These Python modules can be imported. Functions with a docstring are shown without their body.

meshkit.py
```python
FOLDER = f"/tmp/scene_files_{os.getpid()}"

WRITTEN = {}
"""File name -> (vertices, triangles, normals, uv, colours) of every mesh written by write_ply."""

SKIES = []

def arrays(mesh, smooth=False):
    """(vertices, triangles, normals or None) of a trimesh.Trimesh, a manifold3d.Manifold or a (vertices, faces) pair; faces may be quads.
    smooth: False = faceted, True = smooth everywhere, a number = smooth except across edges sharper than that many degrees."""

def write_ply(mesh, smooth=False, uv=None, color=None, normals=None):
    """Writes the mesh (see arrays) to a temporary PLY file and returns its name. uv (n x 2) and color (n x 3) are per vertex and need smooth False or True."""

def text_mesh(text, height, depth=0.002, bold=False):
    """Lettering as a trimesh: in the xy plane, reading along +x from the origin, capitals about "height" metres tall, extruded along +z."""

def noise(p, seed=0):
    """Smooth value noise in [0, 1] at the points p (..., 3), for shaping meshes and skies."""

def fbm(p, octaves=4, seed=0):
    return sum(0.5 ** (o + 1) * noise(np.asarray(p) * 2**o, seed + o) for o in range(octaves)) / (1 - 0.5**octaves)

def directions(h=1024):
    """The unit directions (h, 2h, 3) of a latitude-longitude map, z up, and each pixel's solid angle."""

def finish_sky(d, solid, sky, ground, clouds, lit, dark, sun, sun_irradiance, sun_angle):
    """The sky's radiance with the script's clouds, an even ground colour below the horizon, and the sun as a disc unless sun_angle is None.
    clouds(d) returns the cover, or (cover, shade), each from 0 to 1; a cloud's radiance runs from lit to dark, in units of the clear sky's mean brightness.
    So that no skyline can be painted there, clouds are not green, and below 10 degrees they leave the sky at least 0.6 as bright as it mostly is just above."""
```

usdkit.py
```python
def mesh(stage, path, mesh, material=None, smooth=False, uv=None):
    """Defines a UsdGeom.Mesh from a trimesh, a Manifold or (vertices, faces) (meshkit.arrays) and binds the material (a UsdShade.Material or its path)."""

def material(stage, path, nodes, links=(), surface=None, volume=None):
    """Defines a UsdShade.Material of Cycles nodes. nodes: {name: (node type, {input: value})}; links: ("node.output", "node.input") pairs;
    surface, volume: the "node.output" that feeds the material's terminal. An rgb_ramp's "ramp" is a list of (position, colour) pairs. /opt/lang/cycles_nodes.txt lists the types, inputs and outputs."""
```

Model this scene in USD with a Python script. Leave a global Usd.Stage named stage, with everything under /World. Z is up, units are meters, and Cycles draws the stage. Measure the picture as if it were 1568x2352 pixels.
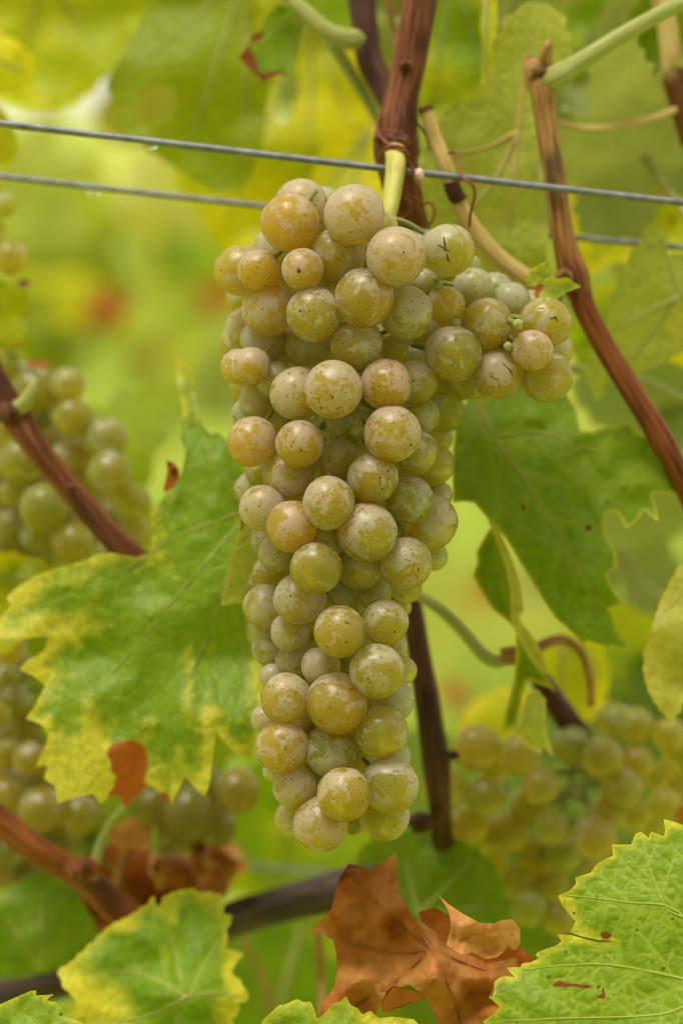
import math, numpy as np, trimesh, usdkit, meshkit
from pxr import Usd, UsdGeom, UsdLux, UsdShade, Sdf, Gf, Vt
from scipy.spatial import Delaunay, cKDTree
from shapely import contains_xy
from shapely.geometry import Polygon, Point
from shapely.ops import unary_union

stage = Usd.Stage.CreateInMemory()
UsdGeom.SetStageUpAxis(stage, UsdGeom.Tokens.z); UsdGeom.SetStageMetersPerUnit(stage, 1.0)
UsdGeom.Xform.Define(stage, '/World'); UsdGeom.Scope.Define(stage, '/World/Looks')

# ---------------------------------------------------------------- camera, sky, sun, exposure
CAM_Y, CAM_Z = -0.80, 0.95           # the bunch hangs at y = 0, 0.8 m from the lens
K = 0.174 / 1568                     # metres per unit of the survey grid at the bunch (1568 x 2352 units)
EXPOSURE = 1.15
SKY, SUN, SUN_ANGLE = 0.05, 0.40, 24.0
SUN_EL, SUN_AZ = math.radians(66), math.radians(215)
cam = UsdGeom.Camera.Define(stage, '/World/camera')
cam.AddTranslateOp().Set((0, CAM_Y, CAM_Z)); cam.AddRotateXOp().Set(90)
cam.CreateHorizontalApertureAttr(15.0); cam.CreateVerticalApertureAttr(22.5)
cam.CreateFocalLengthAttr(15.0 * 0.8 / 0.174); cam.CreateClippingRangeAttr((0.01, 500))
cam.CreateFStopAttr(3.9); cam.CreateFocusDistanceAttr(0.798); cam.CreateExposureAttr(EXPOSURE)

L = '/World/Looks/'
dome = UsdLux.DomeLight.Define(stage, '/World/sky')
dome.GetPrim().SetCustomDataByKey('kind', 'structure')
msky = usdkit.material(stage, L + 'sky_look', {
    'tc': ('texture_coordinate', {}),
    'sky': ('sky_texture', {'sky_type': 'single_scattering', 'sun_disc': False, 'sun_elevation': SUN_EL, 'sun_rotation': SUN_AZ}),
    'n': ('noise_texture', {'scale': 2.2, 'detail': 4.0}),
    'r': ('map_range', {'from_min': 0.25, 'from_max': 0.55, 'to_min': 0.72, 'to_max': 0.97, 'clamp': True}),
    'm': ('mix', {'color2': (10.6, 9.7, 7.9)}),
    'bg': ('background_shader', {'strength': SKY})},
    [('tc.generated', 'n.vector'), ('n.fac', 'r.value'), ('r.result', 'm.fac'), ('sky.color', 'm.color1'), ('m.color', 'bg.color')], surface='bg.background')
UsdShade.MaterialBindingAPI.Apply(dome.GetPrim()).Bind(msky)
sun = UsdLux.DistantLight.Define(stage, '/World/sun')
sun.CreateIntensityAttr(SUN); sun.CreateAngleAttr(SUN_ANGLE); sun.CreateColorAttr((1.0, 0.95, 0.86)); sun.CreateNormalizeAttr(True)
sun.AddRotateZOp().Set(-math.degrees(SUN_AZ)); sun.AddRotateXOp().Set(-(90 - math.degrees(SUN_EL)))

# ---------------------------------------------------------------- helpers
rng = np.random.default_rng(7)
used = {}
def numbered(parent, name):
    k = parent + '/' + name; n = used.get(k, 0); used[k] = n + 1
    return k if n == 0 else f'{k}_{n:03d}'
def tag(p, label=None, cat=None, group=None, kind=None):
    p = p.GetPrim() if hasattr(p, 'GetPrim') else p
    for key, v in (('label', label), ('category', cat), ('group', group), ('kind', kind)):
        if v: p.SetCustomDataByKey(key, v)
    return p
def thing(name, label, cat, group=None, loc=None):
    x = UsdGeom.Xform.Define(stage, numbered('/World', name))
    if loc is not None: x.AddTranslateOp().Set(tuple(map(float, loc)))
    tag(x, label, cat, group)
    return x
def path_of(parent): return '/World' if parent is None else str(parent.GetPath())
def obj(name, m, mat, parent=None, smooth=True, pv=None, uvw=None, const=None):
    """one Mesh; pv: float3 per vertex primvar 'lf'; uvw: float3 per vertex primvar 'uvw'; const: one float3 'tone' for the mesh"""
    g = usdkit.mesh(stage, numbered(path_of(parent), name), m, mat, smooth=smooth)
    api = UsdGeom.PrimvarsAPI(g)
    for nm, a in (('lf', pv), ('uvw', uvw)):
        if a is not None:
            api.CreatePrimvar(nm, Sdf.ValueTypeNames.Float3Array, 'vertex').Set(Vt.Vec3fArray.FromNumpy(np.asarray(a, np.float32)))
    if const is not None:
        n = len(g.GetPointsAttr().Get())
        api.CreatePrimvar('tone', Sdf.ValueTypeNames.Float3Array, 'vertex').Set(Vt.Vec3fArray.FromNumpy(np.asarray(const, np.float32) + np.zeros((n, 3), np.float32)))
    return g
def P(x, y, d):
    """a surveyed place: grid units across and down as seen past the bunch, d metres behind it"""
    s = (d - CAM_Y) / 0.8
    return np.stack(np.broadcast_arrays((np.asarray(x, float) - 784) * K * s, np.asarray(d, float), CAM_Z - (np.asarray(y, float) - 1176) * K * s), -1)
def S(d): return K * (d - CAM_Y) / 0.8

# ---------------------------------------------------------------- materials
def grape_look(name, far=False):
    n = {
     'g': ('geometry', {}), 'tc': ('texture_coordinate', {}),
     'at': ('attribute', {'attribute': 'tone'}), 'sp': ('separate_color', {}),
     # flesh
     'nf': ('noise_texture', {'scale': 85.0, 'detail': 3.0}),
     'gold': ('math', {'math_type': 'multiply_add', 'value2': 0.9, 'value3': -0.45}),
     'gold2': ('math', {'math_type': 'add', 'use_clamp': True}),
     'dim': ('vector_math', {'math_type': 'scale'}), 'flesh': ('mix', {'color1': (0.21, 0.225, 0.02), 'color2': (0.46, 0.245, 0.012)}),  # dim multiplies canopy shade into the flesh colour
     # bloom: worn patches with crisp ragged edges, and a fine grain
     'nb': ('noise_texture', {'scale': 170.0, 'detail': 10.0, 'roughness': 0.62, 'distortion': 0.6}),
     'nb2': ('noise_texture', {'scale': 900.0, 'detail': 4.0, 'roughness': 0.6}),
     'nbs': ('math', {'math_type': 'multiply_add', 'value2': 0.28}),
     'bsh': ('math', {'math_type': 'add'}),
     'brm': ('map_range', {'from_min': 0.63, 'from_max': 0.715, 'to_min': 0.02, 'to_max': 0.55, 'clamp': True}),
     'vr': ('voronoi_texture', {'scale': 330.0, 'feature': 'f1'}),
     'vrm': ('map_range', {'from_min': 0.16, 'from_max': 0.24, 'to_min': 0.35, 'to_max': 1.0, 'clamp': True}),
     'bl2': ('math', {'math_type': 'multiply'}),
     # brown freckles and black specks
     'v1': ('voronoi_texture', {'scale': 950.0}),
     'v1r': ('white_noise_texture', {'dimensions': '3D'}),
     'v1t': ('math', {'math_type': 'multiply', 'value2': 0.36}),
     'v1m': ('math', {'math_type': 'less_than'}),
     'nfr': ('noise_texture', {'scale': 150.0, 'detail': 2.0}),
     'frk': ('map_range', {'from_min': 0.42, 'from_max': 0.56, 'to_min': 0.0, 'to_max': 0.75, 'clamp': True}),
     'frm': ('math', {'math_type': 'multiply'}),
     'fcol': ('mix', {'color2': (0.17, 0.065, 0.015)}),
     'v2': ('voronoi_texture', {'scale': 210.0}),
     'v2m': ('math', {'math_type': 'less_than', 'value2': 0.06}),
     'fcol2': ('mix', {'color2': (0.02, 0.012, 0.008)}),
     'bcol0': ('mix', {'color1': (0.38, 0.395, 0.30), 'color2': (0.48, 0.345, 0.285)}),
     'bcol': ('mix', {'color2': (0.17, 0.075, 0.025)}),
     'bcol2': ('mix', {'color2': (0.02, 0.012, 0.008)}),
     'bump': ('bump', {'strength': 0.25, 'distance': 0.0004}),
     'skin': ('principled_bsdf', {'roughness': 0.26, 'specular_ior_level': 0.5, 'subsurface_weight': 1.0, 'subsurface_radius': (1.0, 0.75, 0.2), 'subsurface_scale': 0.0055, 'subsurface_method': 'random_walk'}),
     'dust': ('principled_bsdf', {'roughness': 0.48, 'specular_ior_level': 0.3, 'sheen_weight': 0.15}),
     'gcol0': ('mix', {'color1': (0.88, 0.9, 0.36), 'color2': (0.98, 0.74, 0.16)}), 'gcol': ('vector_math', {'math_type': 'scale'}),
     'glass': ('refraction_bsdf', {'roughness': 0.22, 'IOR': 1.36}), 'gm': ('mix_closure', {'fac': 0.38}),
     'mx': ('mix_closure', {}),
    }
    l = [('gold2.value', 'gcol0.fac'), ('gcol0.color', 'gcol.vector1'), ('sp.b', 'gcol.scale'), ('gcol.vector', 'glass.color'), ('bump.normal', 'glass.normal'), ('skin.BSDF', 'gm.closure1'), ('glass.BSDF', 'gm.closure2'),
     ('at.color', 'sp.color'), ('g.position', 'nf.vector'), ('nf.fac', 'gold.value1'), ('gold.value', 'gold2.value1'), ('sp.r', 'gold2.value2'), ('gold2.value', 'flesh.fac'),
     ('g.position', 'nb.vector'), ('g.position', 'nb2.vector'), ('nb2.fac', 'nbs.value1'), ('nb.fac', 'nbs.value3'), ('nbs.value', 'bsh.value1'), ('sp.g', 'bsh.value2'), ('bsh.value', 'brm.value'),
     ('g.position', 'vr.vector'), ('vr.distance', 'vrm.value'), ('brm.result', 'bl2.value1'), ('vrm.result', 'bl2.value2'),
     ('g.position', 'v1.vector'), ('v1.position', 'v1r.vector'), ('v1r.value', 'v1t.value1'), ('v1.distance', 'v1m.value1'), ('v1t.value', 'v1m.value2'),
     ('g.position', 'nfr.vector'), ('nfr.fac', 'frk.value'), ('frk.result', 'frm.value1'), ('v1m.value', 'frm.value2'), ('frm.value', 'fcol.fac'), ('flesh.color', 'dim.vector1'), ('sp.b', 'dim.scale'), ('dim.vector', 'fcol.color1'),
     ('g.position', 'v2.vector'), ('v2.distance', 'v2m.value1'), ('v2m.value', 'fcol2.fac'), ('fcol.color', 'fcol2.color1'),
     ('fcol2.color', 'skin.base_color'), ('sp.r', 'bcol0.fac'), ('bcol0.color', 'bcol.color1'), ('frm.value', 'bcol.fac'), ('v2m.value', 'bcol2.fac'), ('bcol.color', 'bcol2.color1'), ('bcol2.color', 'dust.base_color'),
     ('nb2.fac', 'bump.height'), ('bump.normal', 'skin.normal'), ('bump.normal', 'dust.normal'),
     ('bl2.value', 'mx.fac'), ('gm.closure', 'mx.closure1'), ('dust.BSDF', 'mx.closure2')]
    return usdkit.material(stage, L + name, n, l, surface='mx.closure')
GRAPE = grape_look('grape_skin')

def leaf_look(name, green=(0.11, 0.2, 0.02), yellow=(0.42, 0.36, 0.03), brown=(0.22, 0.07, 0.02), vein=(0.3, 0.36, 0.08), under=(0.26, 0.3, 0.12), trans=0.42,
              cells=260.0, cellamt=0.35, rough=0.42, nscale=70.0, namt=0.55, specks=0.0, bumpd=0.0006, bstr=.3, cellcol=None):
    n = {
     'u': ('attribute', {'attribute': 'uvw'}), 'at': ('attribute', {'attribute': 'lf'}), 'sp': ('separate_color', {}), 'g': ('geometry', {}),
     'n1': ('noise_texture', {'scale': nscale, 'detail': 5.0, 'roughness': 0.6}),
     'n1s': ('math', {'math_type': 'multiply_add', 'value2': namt, 'value3': -namt / 2}),
     'ya': ('math', {'math_type': 'add'}),
     'yr': ('map_range', {'from_min': 0.3, 'from_max': 0.72, 'to_min': 0.0, 'to_max': 1.0, 'clamp': True}),
     'c1': ('mix', {'color1': green, 'color2': yellow}),
     'n2': ('noise_texture', {'scale': 420.0, 'detail': 4.0}),
     'n2r': ('map_range', {'from_min': 0.2, 'from_max': 0.8, 'to_min': 0.78, 'to_max': 1.22}),
     'c2': ('vector_math', {'math_type': 'scale'}),
     'v': ('voronoi_texture', {'feature': 'distance_to_edge', 'scale': cells}),
     'vm': ('map_range', {'from_min': 0.0, 'from_max': 0.11, 'to_min': cellamt, 'to_max': 0.0, 'clamp': True}),
     'c3': ('mix', {'color2': cellcol or vein}), 'c4': ('mix', {'color2': vein}),
     'ba': ('math', {'math_type': 'add'}), 'n3s': ('math', {'math_type': 'multiply_add', 'value2': 0.6, 'value3': -0.3}),
     'n3': ('noise_texture', {'scale': 230.0, 'detail': 4.0}),
     'br': ('map_range', {'from_min': 0.42, 'from_max': 0.56, 'to_min': 0.0, 'to_max': 1.0, 'clamp': True}),
     'c5': ('mix', {'color2': brown}),
     'vs': ('voronoi_texture', {'scale': 190.0}), 'vsm': ('math', {'math_type': 'less_than', 'value2': 0.09}), 'vsx': ('math', {'math_type': 'multiply', 'value2': specks}),
     'c6': ('mix', {'color2': (0.09, 0.06, 0.02)}),
     'bf': ('math', {'math_type': 'multiply', 'value2': 0.7}), 'c7': ('mix', {'color2': under}),
     'tc': ('vector_math', {'math_type': 'multiply', 'vector2': (1.25, 1.2, 0.6)}),
     'hm': ('map_range', {'range_type': 'smoothstep', 'from_min': 0.0, 'from_max': 0.2, 'to_min': 0.0, 'to_max': 1.0, 'clamp': True}),
     'bump': ('bump', {'strength': bstr, 'distance': bumpd}),
     'p': ('principled_bsdf', {'roughness': rough, 'specular_ior_level': 0.18}),
     't': ('translucent_bsdf', {}), 'mx': ('mix_closure', {'fac': trans}),
    }
    l = [('at.color', 'sp.color'), ('u.vector', 'n1.vector'), ('n1.fac', 'n1s.value1'), ('sp.r', 'ya.value1'), ('n1s.value', 'ya.value2'), ('ya.value', 'yr.value'), ('yr.result', 'c1.fac'),
     ('u.vector', 'n2.vector'), ('n2.fac', 'n2r.value'), ('c1.color', 'c2.vector1'), ('n2r.result', 'c2.scale'),
     ('u.vector', 'v.vector'), ('v.distance', 'vm.value'), ('vm.result', 'c3.fac'), ('c2.vector', 'c3.color1'),
     ('c3.color', 'c4.color1'), ('sp.b', 'c4.fac'),
     ('u.vector', 'n3.vector'), ('n3.fac', 'n3s.value1'), ('sp.g', 'ba.value1'), ('n3s.value', 'ba.value2'), ('ba.value', 'br.value'), ('br.result', 'c5.fac'), ('c4.color', 'c5.color1'),
     ('u.vector', 'vs.vector'), ('vs.distance', 'vsm.value1'), ('vsm.value', 'vsx.value1'), ('vsx.value', 'c6.fac'), ('c5.color', 'c6.color1'),
     ('g.backfacing', 'bf.value1'), ('bf.value', 'c7.fac'), ('c6.color', 'c7.color1'),
     ('c7.color', 'p.base_color'), ('c7.color', 'tc.vector1'), ('tc.vector', 't.color'),
     ('v.distance', 'hm.value'), ('hm.result', 'bump.height'), ('bump.normal', 'p.normal'),
     ('p.BSDF', 'mx.closure1'), ('t.BSDF', 'mx.closure2')]
    return usdkit.material(stage, L + name, n, l, surface='mx.closure')

def bark_look(name, a, b, c, stripe=900.0, dark=0.6, rough=0.5, to=None):
    """uvw holds (cos, sin) of the way round times the radius, and the length along: fibres run along"""
    n = {
     'u': ('attribute', {'attribute': 'uvw'}), 'm': ('mapping', {'scale': (1, 1, 0.06)}), 'm2': ('mapping', {'scale': (1, 1, 0.3)}),
     'n': ('noise_texture', {'scale': stripe, 'detail': 5.0, 'roughness': 0.65}), 'r': ('rgb_ramp', {'ramp': [(0.34, a), (0.5, b), (0.66, c)]}),
     'n2': ('noise_texture', {'scale': 140.0, 'detail': 4.0}), 'r2': ('map_range', {'from_min': 0.53, 'from_max': 0.64, 'to_min': 0.0, 'to_max': dark, 'clamp': True}),
     'mx': ('mix', {'color2': tuple(0.12 * v for v in b)}), 'bump': ('bump', {'strength': 0.9, 'distance': 0.0008}),
     'p': ('principled_bsdf', {'roughness': rough, 'specular_ior_level': 0.25})}
    l = [('u.vector', 'm.vector'), ('m.vector', 'n.vector'), ('n.fac', 'r.fac'), ('u.vector', 'm2.vector'), ('m2.vector', 'n2.vector'), ('n2.fac', 'r2.value'),
         ('r.color', 'mx.color1'), ('r2.result', 'mx.fac'), ('mx.color', 'p.base_color'), ('n.fac', 'bump.height'), ('bump.normal', 'p.normal')]
    if to:                                   # the bark turns into another along the cane, raggedly
        n['r_b'] = ('rgb_ramp', {'ramp': [(0.34, to[0]), (0.5, to[1]), (0.66, to[2])]}); n['sx'] = ('separate_xyz', {}); n['zz'] = ('math', {'math_type': 'multiply_add', 'value2': .03, 'value3': -.015}); n['za'] = ('math', {'math_type': 'add'})
        n['zr'] = ('map_range', {'from_min': to[3], 'from_max': to[4], 'to_min': 0.0, 'to_max': 1.0, 'clamp': True}); n['zm'] = ('mix', {})
        l = [q for q in l if q[0] != 'r.color'] + [('n.fac', 'r_b.fac'), ('u.vector', 'sx.vector'), ('n2.fac', 'zz.value1'), ('zz.value', 'za.value1'), ('sx.z', 'za.value2'), ('za.value', 'zr.value'), ('zr.result', 'zm.fac'), ('r.color', 'zm.color1'), ('r_b.color', 'zm.color2'), ('zm.color', 'mx.color1')]
    return usdkit.material(stage, L + name, n, l, surface='p.BSDF')
CANE = bark_look('cane_bark', (0.04, 0.009, 0.003), (0.15, 0.042, 0.010), (0.25, 0.09, 0.026))
DARKCANE = bark_look('dark_cane_bark', (0.02, 0.006, 0.003), (0.065, 0.02, 0.007), (0.11, 0.038, 0.015))
REDCANE = bark_look('red_cane_bark', (0.08, 0.018, 0.004), (0.23, 0.058, 0.009), (0.32, 0.11, 0.02))
TANCANE = bark_look('tan_cane_bark', (0.19, 0.075, 0.015), (0.36, 0.19, 0.045), (0.48, 0.30, 0.09), dark=0.25)
TANRED = bark_look('tan_to_red_bark', (0.13, 0.045, 0.008), (0.33, 0.17, 0.04), (0.48, 0.30, 0.09), dark=.8, to=((0.05, 0.012, 0.004), (0.2, 0.052, 0.009), (0.3, 0.1, 0.02), .044, .066))
STRAWRED = bark_look('straw_to_red_bark', (0.36, 0.22, 0.06), (0.52, 0.38, 0.12), (0.62, 0.47, 0.18), dark=.3, to=((0.05, 0.012, 0.004), (0.16, 0.045, 0.009), (0.24, 0.08, 0.02), .026, .034))
STRAW = bark_look('straw_cane_bark', (0.42, 0.28, 0.08), (0.58, 0.42, 0.14), (0.66, 0.5, 0.2), dark=0.1)
OLDWOOD = bark_look('old_wood_bark', (0.03, 0.017, 0.012), (0.07, 0.042, 0.03), (0.12, 0.08, 0.06), stripe=500.0)
SHOOT = bark_look('green_shoot_skin', (0.26, 0.30, 0.07), (0.36, 0.38, 0.10), (0.44, 0.42, 0.14), dark=0.08)
PEDUNCLE = bark_look('bunch_stalk_skin', (0.22, 0.12, 0.03), (0.38, 0.26, 0.07), (0.48, 0.38, 0.1), stripe=500.0, dark=0.5, to=((0.36, 0.36, 0.06), (0.46, 0.44, 0.09), (0.52, 0.48, 0.13), .002, .007))
TENDRIL = bark_look('tendril_bark', (0.12, 0.03, 0.012), (0.24, 0.075, 0.03), (0.32, 0.13, 0.05))
STEM = bark_look('grape_stem_skin', (0.14, 0.16, 0.03), (0.22, 0.25, 0.05), (0.28, 0.27, 0.06), dark=0.4)
WIRE = usdkit.material(stage, L + 'wire_metal', {
     'g': ('geometry', {}), 'n': ('noise_texture', {'scale': 300.0, 'detail': 4.0}), 'r': ('rgb_ramp', {'ramp': [(0.3, (0.12, 0.13, 0.13)), (0.7, (0.24, 0.25, 0.24))]}),
     'p': ('principled_bsdf', {'metallic': 0.55, 'roughness': 0.42})}, [('g.position', 'n.vector'), ('n.fac', 'r.fac'), ('r.color', 'p.base_color')], surface='p.BSDF')
WATER = usdkit.material(stage, L + 'water_drop', {'p': ('principled_bsdf', {'base_color': (1, 1, 1), 'roughness': 0.02, 'ior': 1.33, 'transmission_weight': 1.0})}, surface='p.BSDF')

# ---------------------------------------------------------------- tubes
def spline(pts, step=8):
    p = np.asarray(pts, float)
    if len(p) < 3: t = np.linspace(0, 1, step + 1)[:, None]; return p[0] * (1 - t) + p[-1] * t
    q = np.vstack([2 * p[0] - p[1], p, 2 * p[-1] - p[-2]]); out = []
    for i in range(1, len(q) - 2):
        t = np.linspace(0, 1, step, endpoint=False)[:, None]; a, b, c, d = q[i - 1:i + 3]
        out.append(0.5 * (2 * b + (c - a) * t + (2 * a - 5 * b + 4 * c - d) * t**2 + (3 * b - a - 3 * c + d) * t**3))
    return np.vstack(out + [p[-1:]])
def tube(pts, sides=12, step=8, rough=0.0, seed=0, flute=0.0):
    """pts: rows of x, y, z, radius. returns mesh and uvw"""
    s = spline(pts, step); c, r = s[:, :3], s[:, 3].copy()
    t = np.gradient(c, axis=0); t /= np.linalg.norm(t, axis=1, keepdims=True) + 1e-12
    up = np.array([0, 1.0, 0]) if abs(t[0, 1]) < 0.9 else np.array([1.0, 0, 0]); N = []
    for k in range(len(c)):
        up = up - t[k] * (up @ t[k]); up /= np.linalg.norm(up); N.append(up)
    N = np.array(N); B = np.cross(t, N); a = np.linspace(0, 2 * np.pi, sides, endpoint=False)
    ln = np.concatenate([[0], np.cumsum(np.linalg.norm(np.diff(c, axis=0), axis=1))])
    rr = r[:, None] * np.ones(sides)
    if rough:
        q = np.stack([np.cos(a)[None] * 1.3 + 0 * ln[:, None], np.sin(a)[None] * 1.3 + 0 * ln[:, None], ln[:, None] / (r.mean() * 6) + 0 * a[None]], -1)
        rr = rr * (1 + rough * (meshkit.fbm(q + 17 * seed, 3, seed) - 0.5) * 2 + .5 * rough * (meshkit.fbm(q * [2.2, 2.2, 3.5] + 5 * seed, 3, seed + 9) - 0.5) * 2)
    if flute: rr = rr * (1 + flute * np.cos(a * 7 + 3 * np.sin(ln[:, None] * 40)))
    v = c[:, None] + rr[..., None] * (np.cos(a)[None, :, None] * N[:, None] + np.sin(a)[None, :, None] * B[:, None])
    uvw = np.stack([np.cos(a)[None] * r[:, None] + seed * .13, np.sin(a)[None] * r[:, None], ln[:, None] + 0 * a[None]], -1)
    n = len(c); i = np.arange(n - 1)[:, None] * sides; j = np.arange(sides)[None]; j2 = (j + 1) % sides
    f = np.stack([i + j, i + j2, i + sides + j2, i + sides + j], -1).reshape(-1, 4)
    f = np.vstack([f[:, [0, 1, 2]], f[:, [0, 2, 3]]])
    V = np.vstack([v.reshape(-1, 3), c[:1], c[-1:]]); U = np.vstack([uvw.reshape(-1, 3), [[0, 0, 0]], [[0, 0, ln[-1]]]]); m = n * sides
    f = np.vstack([f, np.stack([np.full(sides, m), (np.arange(sides) + 1) % sides, np.arange(sides)], 1), np.stack([np.full(sides, m + 1), m - sides + np.arange(sides), m - sides + (np.arange(sides) + 1) % sides], 1)])
    return (V, f), U
def tubeP(rows, **kw):
    """rows of (grid x, grid y, depth, radius in grid units)"""
    p = np.array([[*P(x, y, d), w * S(d)] for x, y, d, w in rows])
    return tube(p, **kw)
def join(ms):
    V, F, U, n = [], [], [], 0
    for (v, f), u in ms: V.append(v); F.append(f + n); U.append(u); n += len(v)
    return (np.vstack(V), np.vstack(F)), np.vstack(U)

# ---------------------------------------------------------------- leaves
def resample(p, step):
    p = np.vstack([p, p[:1]]); s = np.concatenate([[0], np.cumsum(np.linalg.norm(np.diff(p, axis=0), axis=1))])
    t = np.linspace(0, s[-1], max(8, int(s[-1] / step)), endpoint=False)
    return np.stack([np.interp(t, s, p[:, 0]), np.interp(t, s, p[:, 1])], 1), t
def toothed(p, amp, period, seed):
    """sawteeth along a closed outline (units of the outline)"""
    q, t = resample(p, period / 9.0); r = np.random.default_rng(seed)
    d = np.roll(q, -1, 0) - np.roll(q, 1, 0); area = np.sum(q[:, 0] * np.roll(q[:, 1], -1) - np.roll(q[:, 0], -1) * q[:, 1])
    nrm = np.stack([d[:, 1], -d[:, 0]], 1) * np.sign(area); nrm /= np.linalg.norm(nrm, axis=1, keepdims=True) + 1e-12
    n = int(t[-1] / period) + 2; amps = r.uniform(0.4, 1.25, n); u = t / period + 0.25 * np.sin(t / period * 0.9)
    ph = u % 1.0; w = np.where(ph < 0.62, ph / 0.62, (1 - ph) / 0.38) ** 1.2
    return q + nrm * (amp * amps[u.astype(int) % n] * w)[:, None]
def vein_set(mains, reach=0.5, gap=0.012, seed=0):
    """mains: lists of 2-D points, base to tip (metres). gives (points, half width) samples and the mains as curves"""
    r = np.random.default_rng(seed); pts, wid, curves = [], [], []
    for m in mains:
        c = spline(np.asarray(m, float), 16); ln = np.linalg.norm(np.diff(c, axis=0), axis=1).sum(); n = max(20, int(ln / 0.0004)); s = np.linspace(0, 1, n)
        idx = np.linspace(0, len(c) - 1, n); c = np.stack([np.interp(idx, np.arange(len(c)), c[:, k]) for k in (0, 1)], 1)
        curves.append(c); pts.append(c); wid.append(0.00075 * (1 - 0.7 * s)); tg = np.gradient(c, axis=0); tg /= np.linalg.norm(tg, axis=1, keepdims=True) + 1e-12
        k = int(max(2, ln / gap))
        for j in range(1, k):
            for sd in (-1, 1):
                f = (j + (0.25 if sd > 0 else -0.1) + r.uniform(-.15, .15)) / k
                if not 0.06 < f < 0.95: continue
                i = int(f * (n - 1)); a = sd * math.radians(r.uniform(40, 52)); le = ln * (1 - f) * reach + 0.15 * ln * min(1, 2 * f) * (1 - f)
                ca, sa = math.cos(a), math.sin(a); d = np.array([tg[i] @ [ca, -sa], tg[i] @ [sa, ca]]); u = np.linspace(0, 1, 60)[:, None]
                q = c[i] + d * u * le + tg[i] * (u**2) * le * 0.16; pts.append(q); wid.append(0.00042 * (1 - 0.6 * u[:, 0]))
                for z in range(8, 56, 9):            # third order, short
                    dd = np.array([d @ [0.55, 0.83 * (-1)**(z)], d @ [-0.83 * (-1)**(z), 0.55]]); u2 = np.linspace(0, 1, 14)[:, None]
                    pts.append(q[z] + dd * u2 * le * 0.2); wid.append(np.full(14, 0.00022))
    return np.vstack(pts), np.concatenate(wid), curves
def leaf_mesh(out, step, seed):
    poly = Polygon(out)
    if not poly.is_valid:
        poly = poly.buffer(0)
        if poly.geom_type != 'Polygon': poly = max(poly.geoms, key=lambda g: g.area)
    b, _ = resample(np.array(poly.exterior.coords)[:-1], step * 0.6)
    x0, y0, x1, y1 = poly.bounds; gx, gy = np.meshgrid(np.arange(x0, x1, step), np.arange(y0, y1, step * 0.87)); gx[1::2] += step / 2
    g = np.stack([gx.ravel(), gy.ravel()], 1) + np.random.default_rng(seed).uniform(-.18, .18, (gx.size, 2)) * step
    g = g[contains_xy(poly, g[:, 0], g[:, 1])]; tb = cKDTree(b); g = g[tb.query(g)[0] > step * 0.55]
    v = np.vstack([b, g]); f = Delaunay(v).simplices; c = v[f].mean(1); f = f[contains_xy(poly, c[:, 0], c[:, 1])]
    a, bb, cc = v[f[:, 0]], v[f[:, 1]], v[f[:, 2]]; area = (bb[:, 0] - a[:, 0]) * (cc[:, 1] - a[:, 1]) - (bb[:, 1] - a[:, 1]) * (cc[:, 0] - a[:, 0])
    f = np.where((area > 0)[:, None], f, f[:, [0, 2, 1]]); f = f[np.abs(area) > 1e-12]
    return v, f, tb.query(v)[0]
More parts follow.
